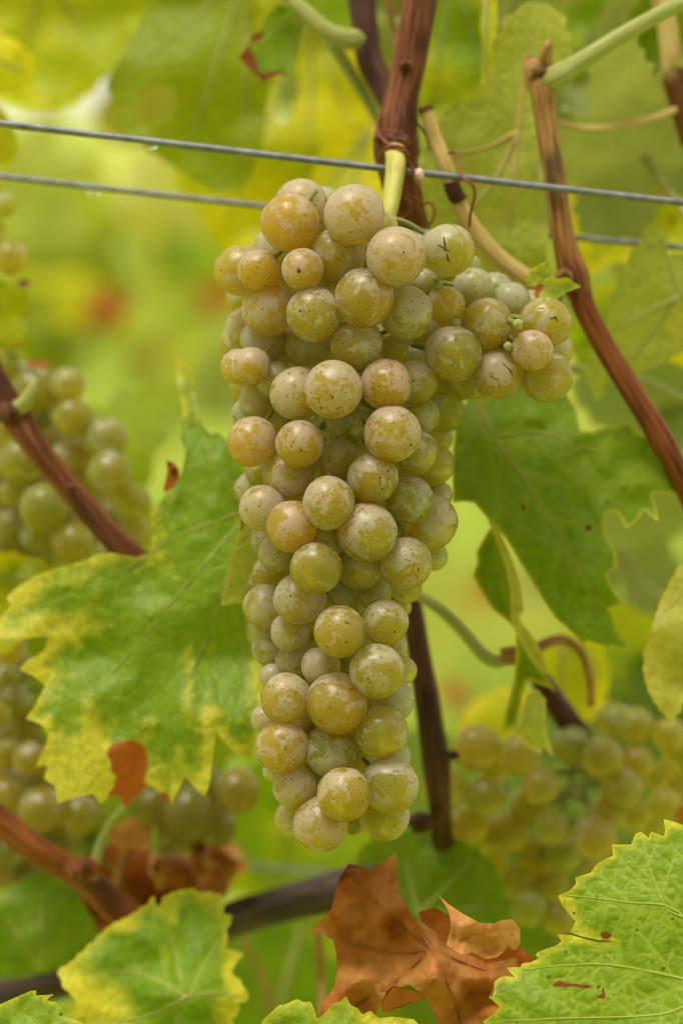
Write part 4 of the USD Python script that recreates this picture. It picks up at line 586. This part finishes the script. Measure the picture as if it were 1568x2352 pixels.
dl = survey_leaf('curled orange-brown dead leaf at the bottom centre', LEAF_DEAD,
    [(713, 2142), (740, 2110), (762, 2088), (770, 2050), (778, 2018), (800, 1984), (822, 1988), (848, 2000), (880, 1978), (908, 1958), (914, 1990), (912, 2030), (920, 2060), (942, 2100), (965, 2118), (1010, 2148), (1060, 2185), (1120, 2215), (1180, 2200), (1252, 2230), (1230, 2280), (1180, 2330), (1135, 2385), (1115, 2460), (1060, 2450), (1018, 2380), (1004, 2350), (990, 2322), (984, 2298), (940, 2262), (905, 2272), (882, 2300), (860, 2334), (832, 2340), (800, 2362), (780, 2400), (745, 2370), (735, 2345), (738, 2310), (766, 2270), (775, 2230), (772, 2190), (765, 2160), (745, 2150)],
    (990, 2180), [[(900, 2110), (790, 1995)], [(930, 2080), (906, 1965)], [(900, 2190), (720, 2142)], [(900, 2260), (750, 2350)], [(1040, 2290), (1080, 2440)], [(1120, 2230), (1245, 2232)]], d=.02, gx=-.02, gy=-.05, bow=.12, edge_b=(.34, .002), ripple=.03, rfreq=12, step=.0011, seed=17, yel=.45, quilt=.5, between=-.25, veins=True, veinlook=bark_look('dead_leaf_vein_skin', (.28, .1, .03), (.36, .14, .04), (.42, .18, .06), dark=.1),
    yb=[(870, 2240, 90, 60, .25), (1060, 2260, 40, 90, .15)], bb=[(800, 2010, 40, 40, .38), (880, 2015, 18, 26, .3), (730, 2140, 24, 14, .2), (892, 2290, 26, 26, .3)], fn=lambda x, y: .00000012 * np.clip(x - 950, 0, None) ** 2 - .00000010 * np.clip(2080 - y, 0, None) ** 2)
survey_leaf('', LEAF_DEAD, [(1008, 2058), (1030, 2078), (1060, 2098), (1100, 2120), (1135, 2122), (1150, 2114), (1178, 2112), (1194, 2135), (1194, 2170), (1180, 2184), (1165, 2172), (1156, 2188), (1140, 2200), (1115, 2204), (1085, 2188), (1062, 2194), (1040, 2182), (1024, 2170), (1036, 2130), (1030, 2095)],
    (1040, 2180), [[(1080, 2150), (1185, 2130)], [(1040, 2120), (1012, 2062)]], d=-.002, gx=.05, gy=-.03, ripple=.006, rfreq=16, step=.0009, seed=18, yel=.62, quilt=.5, between=-.2, parent=dl, part='curled_lobe', fn=lambda x, y: .000006 * np.clip(x - 1140, 0, None) ** 2 + .000005 * np.clip(2110 - y, 0, None) ** 2, bb=[(1178, 2145, 16, 24, .45)])
survey_leaf('', LEAF_DEAD, [(960, 2095), (1000, 2085), (1040, 2110), (1060, 2180), (1120, 2195), (1190, 2170), (1250, 2225), (1180, 2260), (1080, 2230), (990, 2170)], (980, 2160), [(1240, 2225)], d=.03, gx=.03, ripple=.01, step=.0014, seed=19, yel=.0, parent=dl, part='shaded_lobe', bb=[(1080, 2160, 120, 60, .3)])

survey_leaf('', LEAF_DEAD, [(876, 2322), (880, 2295), (890, 2276), (902, 2266), (930, 2270), (958, 2282), (978, 2292), (962, 2302), (940, 2304), (925, 2314), (905, 2318), (890, 2328)], (890, 2310), [(970, 2292), (905, 2270)], d=.0, gx=.05, gy=.04, ripple=.003, rfreq=18, step=.0008, seed=38, yel=.3, parent=dl, part='folded_tip', bb=[(900, 2290, 30, 30, .22)], edge_b=(.5, .0006))
t = survey_leaf('small bright green curled leaf tip at the joint of the right cane', LEAF_SPOT, [(1205, 640), (1222, 615), (1245, 602), (1262, 600), (1258, 622), (1275, 640), (1300, 636), (1334, 658), (1300, 672), (1270, 690), (1240, 694), (1225, 676), (1232, 655), (1212, 658)], (1240, 655), [(1330, 658), (1250, 605)], d=.028, gx=.03, ripple=.004, rfreq=20, step=.0008, seed=33, yel=.25, edge_y=(.3, .002), bb=[(1240, 660, 14, 12, .8), (1232, 680, 8, 10, .8)])
survey_leaf('pale yellowish leaf hanging at the right edge above the lower right bunch', LEAF_PALE, [(1640, 1240), (1590, 1262), (1568, 1290), (1545, 1325), (1520, 1375), (1505, 1420), (1488, 1470), (1480, 1500), (1478, 1545), (1490, 1590), (1512, 1625), (1530, 1645), (1546, 1670), (1552, 1640), (1562, 1640), (1566, 1610), (1600, 1640), (1660, 1600), (1720, 1500), (1720, 1350)], (1650, 1260), [[(1600, 1400), (1546, 1665)], (1700, 1500), (1500, 1440)], d=.05, gx=.03, gy=0, bow=.1, ripple=.007, step=.0014, seed=34, yel=.45, edge_y=(.3, .003), edge_b=(.35, .0012), teeth=(4, 30), veins=True, veinlook=STRAW)
survey_leaf('small olive leaf with a burnt red edge at the top left of the thick cane', LEAF_MID, [(640, 10), (665, 20), (690, 30), (694, 70), (682, 110), (676, 150), (664, 182), (650, 165), (630, 172), (604, 184), (584, 165), (556, 138), (550, 126), (572, 108), (580, 80), (600, 72), (610, 40)], (690, 20), [(660, 175), (560, 130), (600, 75)], d=.085, gx=.02, ripple=.006, step=.0012, seed=35, yel=.2, teeth=(5, 22), bb=[(560, 130, 24, 34, 1.1), (590, 80, 20, 18, .9), (612, 184, 40, 18, 1.0), (575, 155, 20, 20, .8), (640, 170, 20, 10, .7)], veins=True, veinlook=SHOOT)
survey_leaf('yellow-green leaf with a crisp brown burnt edge at the left edge', LEAF_OLIVE, [(-120, 640), (-40, 632), (20, 648), (60, 640), (74, 642), (66, 660), (60, 690), (68, 700), (58, 730), (62, 760), (72, 800), (40, 802), (0, 800), (-80, 790)], (-100, 700), [(60, 650), (60, 780), (50, 720)], d=.11, ripple=.006, step=.0016, seed=36, yel=.4, teeth=(4, 22), edge_b=(.1, .001), bb=[(55, 650, 20, 10, .9), (40, 795, 60, 16, .5), (66, 740, 6, 50, .5)])
survey_leaf('small orange and red leaf scrap above the left blurred bunch', LEAF_DEAD, [(40, 838), (70, 824), (112, 830), (116, 850), (80, 862), (46, 858)], (45, 850), [(112, 840)], d=.16, ripple=.004, step=.002, seed=37, yel=.6, bb=[(80, 826, 40, 10, .6)])

# ---------------------------------------------------------------- leaves of the canopy behind
def back(label, look, outline, base, tips, d, seed, **kw):
    kw = {'step': .003, 'ripple': .02, 'rfreq': 6, 'yel': .3, 'between': .25, 'veins': True, 'veinlook': SHOOT, 'veinr': .0007, 'edge_y': (.15, .006), 'teeth': (8, 48), 'bow': .05, **kw}; return survey_leaf(label, look, outline, base, tips, d=d, seed=seed, **kw)
back('bright yellow-green blurred leaf in the top left corner', LEAF_YELLOW, [(-80, -80), (330, -80), (345, 30), (300, 90), (255, 160), (200, 215), (140, 248), (80, 245), (20, 235), (-80, 200)], (100, -60), [(40, 230), (250, 150), (330, 0)], .22, 41, yel=.2, yb=[(60, 120, 140, 80, .2)])
back('broad dark olive blurred leaf across the upper left', LEAF_OLIVE, [(350, -80), (650, -80), (660, 40), (630, 150), (610, 240), (600, 340), (560, 430), (500, 440), (430, 400), (340, 340), (290, 300), (262, 256), (310, 250), (312, 266), (322, 280), (340, 289), (362, 289), (384, 278), (398, 258), (405, 232), (398, 212), (380, 202), (358, 200), (338, 206), (322, 222), (312, 243), (258, 240), (245, 190), (270, 150), (300, 90), (330, 40)], (560, -60), [(260, 200), (420, 390), (570, 400)], .15, 42, yel=.05, yb=[(560, 60, 80, 100, .3)])
back('wide yellow blurred leaf behind both wires left of the thick cane', LEAF_YELLOW, [(470, 60), (660, 40), (640, 160), (628, 220), (632, 275), (648, 285), (675, 262), (692, 215), (692, 170), (668, 160), (700, 30), (860, 140), (890, 260), (890, 420), (870, 560), (800, 610), (740, 640), (640, 610), (560, 605), (500, 560), (450, 480), (400, 410), (390, 330), (430, 240)], (720, 20), [(500, 560), (420, 350), (700, 620), (860, 500)], .2, 43, yel=.35, yb=[(790, 260, 90, 130, .5), (560, 430, 120, 60, .3), (640, 500, 100, 60, .3)])
back('pale green veined leaf directly right of the thick cane', LEAF_PALE, [(950, 420), (965, 360), (990, 300), (1060, 240), (1120, 190), (1140, 110), (1160, 40), (1230, 0), (1290, 30), (1310, 120), (1260, 220), (1240, 300), (1230, 380), (1240, 460), (1255, 540), (1250, 600), (1210, 650), (1150, 660), (1080, 640), (1010, 580), (970, 510)], (1190, 300), [[(1110, 340), (970, 360)], [(1180, 420), (1160, 640)], [(1130, 420), (1010, 560)], [(1200, 200), (1230, 20)]], .073, 44, yel=.15, step=.0018, veins=True, veinlook=STRAW, ripple=.008, bb=[(1190, 440, 8, 20, .6), (1130, 530, 20, 6, .5)])
back('mid green leaf at the top edge right of the thick cane', LEAF_GREEN, [(980, -80), (1110, -80), (1130, 0), (1135, 80), (1128, 160), (1110, 215), (1060, 230), (1010, 250), (975, 300), (960, 180)], (1040, -70), [(1120, 200), (990, 260)], .13, 45, yel=.35, yb=[(1000, 180, 60, 60, .4)])
back('narrow crinkled yellow leaf edge hanging beside the pale veined leaf', LEAF_YELLOW, [(1112, -20), (1140, 0), (1140, 60), (1128, 110), (1142, 150), (1128, 190), (1112, 235), (1106, 190), (1110, 130), (1104, 60)], (1115, -10), [(1115, 225)], .082, 46, yel=.4, step=.0014, teeth=(5, 24), ripple=.008)
back('broad green leaf behind the green shoot at the top right', LEAF_GREEN, [(1260, 60), (1330, 0), (1450, -80), (1660, -80), (1680, 150), (1600, 300), (1520, 320), (1430, 330), (1340, 300), (1280, 240)], (1500, -60), [(1300, 220), (1450, 320), (1620, 250)], .17, 47, yel=.3, yb=[(1350, 240, 70, 70, .5)])
back('mottled yellow leaf with brown flecks behind the right cane', LEAF_YELLOW, [(1320, 330), (1400, 300), (1500, 310), (1600, 330), (1700, 450), (1700, 600), (1600, 640), (1480, 610), (1400, 600), (1340, 640), (1320, 560), (1300, 480)], (1650, 360), [(1330, 380), (1350, 600), (1550, 630)], .14, 48, yel=.5, bb=[(1500, 440, 20, 16, .7), (1530, 430, 16, 12, .7), (1440, 460, 16, 12, .4), (1550, 500, 12, 20, .8)])
back('dull pale green leaf with an upturned lobe at the right below the wire', LEAF_PALE, [(1395, 740), (1400, 690), (1430, 620), (1460, 570), (1490, 530), (1512, 518), (1528, 545), (1525, 590), (1570, 585), (1660, 640), (1680, 760), (1590, 790), (1540, 820), (1480, 850), (1420, 870), (1395, 840), (1375, 920), (1340, 860), (1360, 790)], (1560, 680), [(1510, 525), (1400, 760), (1420, 860)], .085, 49, yel=.05, step=.0018, veins=True, veinlook=SHOOT, ripple=.009, yb=[(1560, 720, 40, 60, .4)], bb=[(1530, 680, 10, 14, .6), (1505, 720, 14, 8, .5)])
back('yellow-brown leaf at the right edge beneath the dull pale leaf', LEAF_YELLOW, [(1490, 640), (1580, 600), (1700, 640), (1700, 860), (1600, 860), (1530, 820), (1480, 760)], (1680, 660), [(1500, 760), (1600, 840)], .12, 50, yel=.5, bb=[(1530, 720, 20, 30, .6), (1560, 690, 14, 20, .6)])
back('green leaf half hidden behind the dull pale leaf on the right', LEAF_GREEN, [(1330, 680), (1420, 640), (1480, 700), (1500, 820), (1440, 880), (1340, 860), (1300, 780)], (1480, 660), [(1320, 800), (1440, 870)], .15, 51, yel=.3)
back('small green leaf at the top beside the swollen green joint', LEAF_GREEN, [(700, -60), (800, -60), (870, 20), (860, 80), (800, 110), (730, 60), (690, 10)], (790, -50), [(720, 50), (850, 80)], .13, 52, yel=.05)
back('brownish yellow leaf cut by the left edge above the wires', LEAF_YELLOW, [(-80, 70), (0, 76), (60, 110), (82, 170), (60, 205), (0, 210), (-80, 200)], (-60, 120), [(76, 170)], .14, 53, yel=.4, edge_b=(.35, .002))
back('dim yellow-green leaf cut by the left edge between the wires', LEAF_OLIVE, [(-80, 230), (0, 240), (30, 290), (40, 350), (20, 380), (-80, 380)], (-70, 280), [(34, 350)], .13, 54, yel=.5, edge_b=(.3, .002))
back('yellow leaf behind the top of the ripe bunch', LEAF_YELLOW, [(760, 300), (880, 280), (900, 520), (820, 600), (720, 600), (690, 480)], (850, 290), [(760, 580), (720, 480)], .16, 55, yel=.6)
back('round green leaf at the left edge near the bottom', LEAF_MID, [(-60, 2060), (20, 2040), (60, 2015), (105, 2005), (140, 2030), (175, 2045), (190, 2080), (215, 2120), (205, 2170), (150, 2220), (60, 2245), (-60, 2250)], (90, 2220), [(100, 2020), (10, 2100), (200, 2110)], .13, 56, yel=.05, teeth=(6, 40), step=.0022)
back('dark green leaf directly behind the dead leaf', LEAF_DARK, [(820, 1960), (850, 1930), (900, 1925), (950, 1905), (1010, 1915), (1050, 1930), (1090, 1950), (1130, 1980), (1155, 2030), (1162, 2090), (1130, 2120), (1060, 2110), (960, 2110), (880, 2090), (830, 2020)], (960, 2100), [(920, 1930), (1100, 1960), (1150, 2080)], .11, 57, yel=.05, step=.0022, teeth=(6, 40))
back('smooth bright green leaf behind the foot of the ripe bunch', LEAF_GREEN, [(380, 1980), (420, 1880), (520, 1820), (600, 1740), (720, 1720), (820, 1800), (880, 1900), (860, 2010), (760, 2060), (600, 2060), (460, 2040)], (640, 2050), [(480, 1860), (700, 1740), (850, 1900)], .26, 58, yel=.25, yb=[(700, 1900, 120, 60, .3)])
back('blurred orange-brown crumpled leaf at lower left beside the old wood', LEAF_DEAD, [(340, 1960), (380, 1950), (440, 1965), (500, 1952), (540, 1975), (575, 1990), (530, 2020), (520, 2060), (470, 2050), (420, 2070), (370, 2060), (350, 2010)], (360, 1965), [(560, 1990), (450, 2060)], .12, 59, yel=.5, ripple=.07, rfreq=14, edge_b=(.4, .003), step=.0022)
back('dark brown withered leaf in the shade behind the lower left cane', LEAF_DEAD, [(200, 1960), (260, 1940), (340, 1950), (380, 2010), (370, 2100), (300, 2140), (230, 2120), (210, 2050)], (220, 1960), [(350, 2100)], .15, 60, yel=.0, bb=[(290, 2040, 120, 120, .3)], step=.0022)
back('dark curled brown leaf in the gap between the lower left cane and the old wood', LEAF_DEAD, [(180, 2040), (260, 2000), (330, 2010), (400, 2060), (440, 2120), (380, 2170), (280, 2160), (200, 2120)], (210, 2050), [(420, 2120)], .17, 70, yel=.0, bb=[(300, 2090, 150, 120, .36)], ripple=.05, rfreq=12, step=.0025)
back('tan and brown shrivelled leaf hanging under the dark shaded grapes', LEAF_DEAD, [(430, 1930), (480, 1915), (530, 1940), (560, 1965), (540, 1985), (480, 1990), (440, 1970)], (440, 1940), [(550, 1965)], .13, 71, yel=.6, ripple=.04, rfreq=18, step=.002, edge_b=(.3, .002))
back('deep green leaf filling the dark gap at the far lower left', LEAF_DARK, [(-80, 1860), (60, 1840), (200, 1880), (260, 1960), (200, 2040), (60, 2050), (-80, 2040)], (-60, 1900), [(240, 1960)], .19, 72, yel=.0)
back('pinkish withered scrap of leaf under the spotted left leaf', LEAF_DEAD, [(245, 1920), (280, 1890), (320, 1880), (350, 1905), (340, 1945), (290, 1950), (255, 1935)], (250, 1925), [(345, 1910)], .125, 61, yel=.8, step=.002)
back('yellow leaf lit between the stalks right of the dark cane', LEAF_YELLOW, [(1040, 1700), (1080, 1620), (1150, 1580), (1230, 1600), (1250, 1680), (1180, 1740), (1080, 1760)], (1230, 1700), [(1060, 1700), (1140, 1590)], .17, 62, yel=.5)
back('yellow-green leaf behind the arched stalk on the right', LEAF_YELLOW, [(1220, 1500), (1300, 1450), (1380, 1480), (1400, 1560), (1380, 1640), (1300, 1680), (1250, 1620)], (1290, 1460), [(1290, 1660), (1390, 1560)], .15, 63, yel=.35)
back('broad soft green leaf behind the lower right bunch', LEAF_GREEN, [(1320, 1440), (1420, 1380), (1560, 1420), (1700, 1560), (1700, 1800), (1560, 1800), (1440, 1720), (1360, 1620)], (1600, 1460), [(1380, 1580), (1560, 1780)], .24, 64, yel=.4)
back('yellow-green leaf at the left edge behind the corner of the spotted leaf', LEAF_OLIVE, [(-80, 1280), (20, 1270), (100, 1290), (140, 1330), (90, 1420), (20, 1500), (-80, 1500)], (-60, 1320), [(110, 1330), (20, 1480)], .1, 65, yel=.45)
back('bright orange leaf scrap at the right edge beside the front leaf', LEAF_DEAD, [(1545, 1865), (1560, 1850), (1620, 1840), (1620, 1900), (1570, 1895), (1550, 1885)], (1610, 1870), [(1550, 1870)], .1, 66, yel=.3, step=.0018, teeth=None)
back('green leaf in the gloom under the lower right bunch', LEAF_DARK, [(1130, 2080), (1220, 2060), (1320, 2100), (1340, 2180), (1240, 2240), (1140, 2220)], (1320, 2100), [(1150, 2100), (1240, 2220)], .15, 67, yel=.1)
back('soft green leaf at the bottom behind the two crossing stalks', LEAF_MID, [(480, 2160), (600, 2130), (700, 2110), (780, 2150), (800, 2300), (760, 2420), (600, 2440), (500, 2340)], (640, 2420), [(520, 2180), (700, 2130), (790, 2260)], .26, 68, yel=.1)

r = np.random.default_rng(5); kinds = [(LEAF_YELLOW, 'bright yellow'), (LEAF_PALE, 'pale'), (LEAF_GREEN, 'mid green'), (LEAF_OLIVE, 'olive')]
for k, (x, y, d, sz, wh) in enumerate([(1010, 120, .19, .05, 'low beside the thick cane at the top'), (1080, -20, .17, .05, 'at the top edge right of the thick cane'), (1200, 120, .2, .05, 'behind the tip of the right cane'), (1330, 330, .16, .04, 'under the arching pale stalk'), (1450, 180, .22, .055, 'behind the green shoot'), (1480, 420, .11, .045, 'between the right cane and the frame edge'), (1380, 560, .17, .045, 'beside the node of the right cane'), (1530, 60, .2, .05, 'in the top right corner'), (760, 170, .24, .045, 'behind the swollen green joint'), (860, 40, .2, .04, 'behind the dark leaning cane'), (1520, 960, .2, .045, 'behind the lower part of the right cane'), (1420, 1330, .22, .05, 'behind the tip of the dark spotted leaf')]):
    free_leaf(f'{kinds[k % 4][1]} blurred leaf {wh}', kinds[k % 4][0], P(x, y - 60, d), sz, r.uniform(110, 250), r.uniform(-40, 30), r.uniform(-40, 40), seed=600 + k, step=.003, yel=r.uniform(.1, .6), between=.3, edge_b=(.35 if k % 3 == 0 else 0, .003), bb=.6 if k % 4 == 0 else 0)

# ---------------------------------------------------------------- more canopy, farther back, and the odd leaf over the meadow
r = np.random.default_rng(77)
lk = [LEAF_YELLOW, LEAF_OLIVE, LEAF_GREEN, LEAF_PALE]; nm = ['soft yellow', 'soft olive', 'soft green', 'soft pale']
spots = []
for k in range(64):
    x, y, d = r.uniform(-150, 1750), r.uniform(-250, 420), r.uniform(.28, .6)
    if x < 560: y = r.uniform(-250, 180)
    if x > 1250: y = r.uniform(-200, 900)
    if min(math.hypot(x - a, y - b) for a, b in ((655, 215), (180, 245))) < 330: continue
    spots.append((x, y, d))
for k, (x, y, d) in enumerate(spots):
    free_leaf(f'{nm[k % 4]} out-of-focus vine leaf in the canopy far behind the wires', lk[k % 4], P(x, y, d), r.uniform(.055, .085), r.uniform(-180, 180), r.uniform(-50, 35), r.uniform(-35, 35), seed=100 + k, step=.006, yel=r.uniform(.1, .6), group=f'{nm[k % 4]} leaves of the canopy behind the wires')
for k, (x, y, d, s) in enumerate([(1120, 1880, .19, .075), (1420, 1950, .2, .08), (1250, 2120, .19, .08), (1060, 2050, .21, .07), (1540, 1800, .2, .075), (40, 1700, .2, .08), (150, 1950, .19, .07), (60, 1100, .2, .08)]):
    free_leaf('dark leaf close behind ' + ['the left end of the lower right bunch', 'the right half of the lower right bunch', 'the foot of the lower right bunch', 'the dead leaf and the lower right bunch', 'the right end of the lower right bunch', 'the lower left bunch near the edge', 'the lower left cane', 'the blurred bunch on the left'][k], [LEAF_DARK, LEAF_OLIVE][k % 2], P(x, y + 150, d), s, r.uniform(-40, 40), r.uniform(-30, 0), r.uniform(-20, 20), seed=500 + k, step=.005, yel=.1)
far = [(362, 245, .55, .05, LEAF_PALE, 'pale leaf glowing behind the gap in the olive leaf', .6), (640, 190, .6, .04, LEAF_PALE, 'pale leaf half filling the gap left of the small burnt leaf', .3), (240, 720, .9, .036, LEAF_DEAD, 'single red-orange leaf glowing far behind on the left', .2), (500, 700, 1.0, .045, LEAF_DEAD, 'brown withered leaf far behind left of the ripe bunch', .0), (560, 790, 1.1, .07, LEAF_YELLOW, 'golden leaf far behind close to the left side of the ripe bunch', .9), (330, 830, 1.0, .07, LEAF_YELLOW, 'ochre leaf far behind above the meadow', .8),
       (380, 740, 1.2, .07, LEAF_OLIVE, 'olive leaf far behind between the red leaf and the brown leaf', .2), (120, 830, 1.0, .07, LEAF_OLIVE, 'olive leaf far behind above the left blurred bunch', .3), (320, 560, 1.0, .07, LEAF_GREEN, 'green leaf far behind under the lower wire on the left', .1), (180, 420, .9, .08, LEAF_OLIVE, 'olive leaf far behind between the wires on the left', .5), (430, 600, 1.2, .06, LEAF_GREEN, 'green leaf far behind above the brown leaf', .2),
       (1250, 1350, 1.0, .05, LEAF_PALE, 'pale peach leaf far behind right of the dark leaf', .9), (1110, 1370, .9, .035, LEAF_DEAD, 'pinkish leaf far behind between the bunch and the dark leaf', .9), (1380, 1900, 1.0, .09, LEAF_DARK, "dark leaf deep behind the lower right bunch", 0), (700, 2250, 1.0, .08, LEAF_GREEN, 'green leaf deep below the old wood', .1), (1060, 1600, .7, .03, LEAF_DEAD, 'orange speck of a leaf far behind beside the dark cane', .3), (60, 1680, .5, .09, LEAF_DARK, 'dark leaf deep behind the lower left bunch', 0), (250, 1980, .4, .08, LEAF_DARK, 'dark leaf deep behind the lower left cane', 0), (1300, 2150, .4, .09, LEAF_DARK, 'dark leaf deep under the lower right bunch', 0)]
mix = [LEAF_OLIVE, LEAF_YELLOW, LEAF_GREEN, LEAF_PALE]
for k in range(26):
    free_leaf(f'{nm[k % 4]} small leaf out of focus against the far meadow', lk[k % 4], P(r.uniform(60, 640), r.uniform(330, 1000), r.uniform(.8, 1.4)), r.uniform(.03, .06), r.uniform(-180, 180), r.uniform(-40, 20), r.uniform(-30, 30), seed=400 + k, step=.007, yel=r.uniform(.1, .7), group=f'{nm[k % 4]} leaves over the far meadow')
for k, (x, y, d, s, look, label, ye) in enumerate(far):
    free_leaf(label, look, P(x, y, d), s * (.5 if d > .65 else 1), r.uniform(-180, 180), r.uniform(-30, 10), r.uniform(-20, 20), seed=300 + k, step=.006, yel=ye)
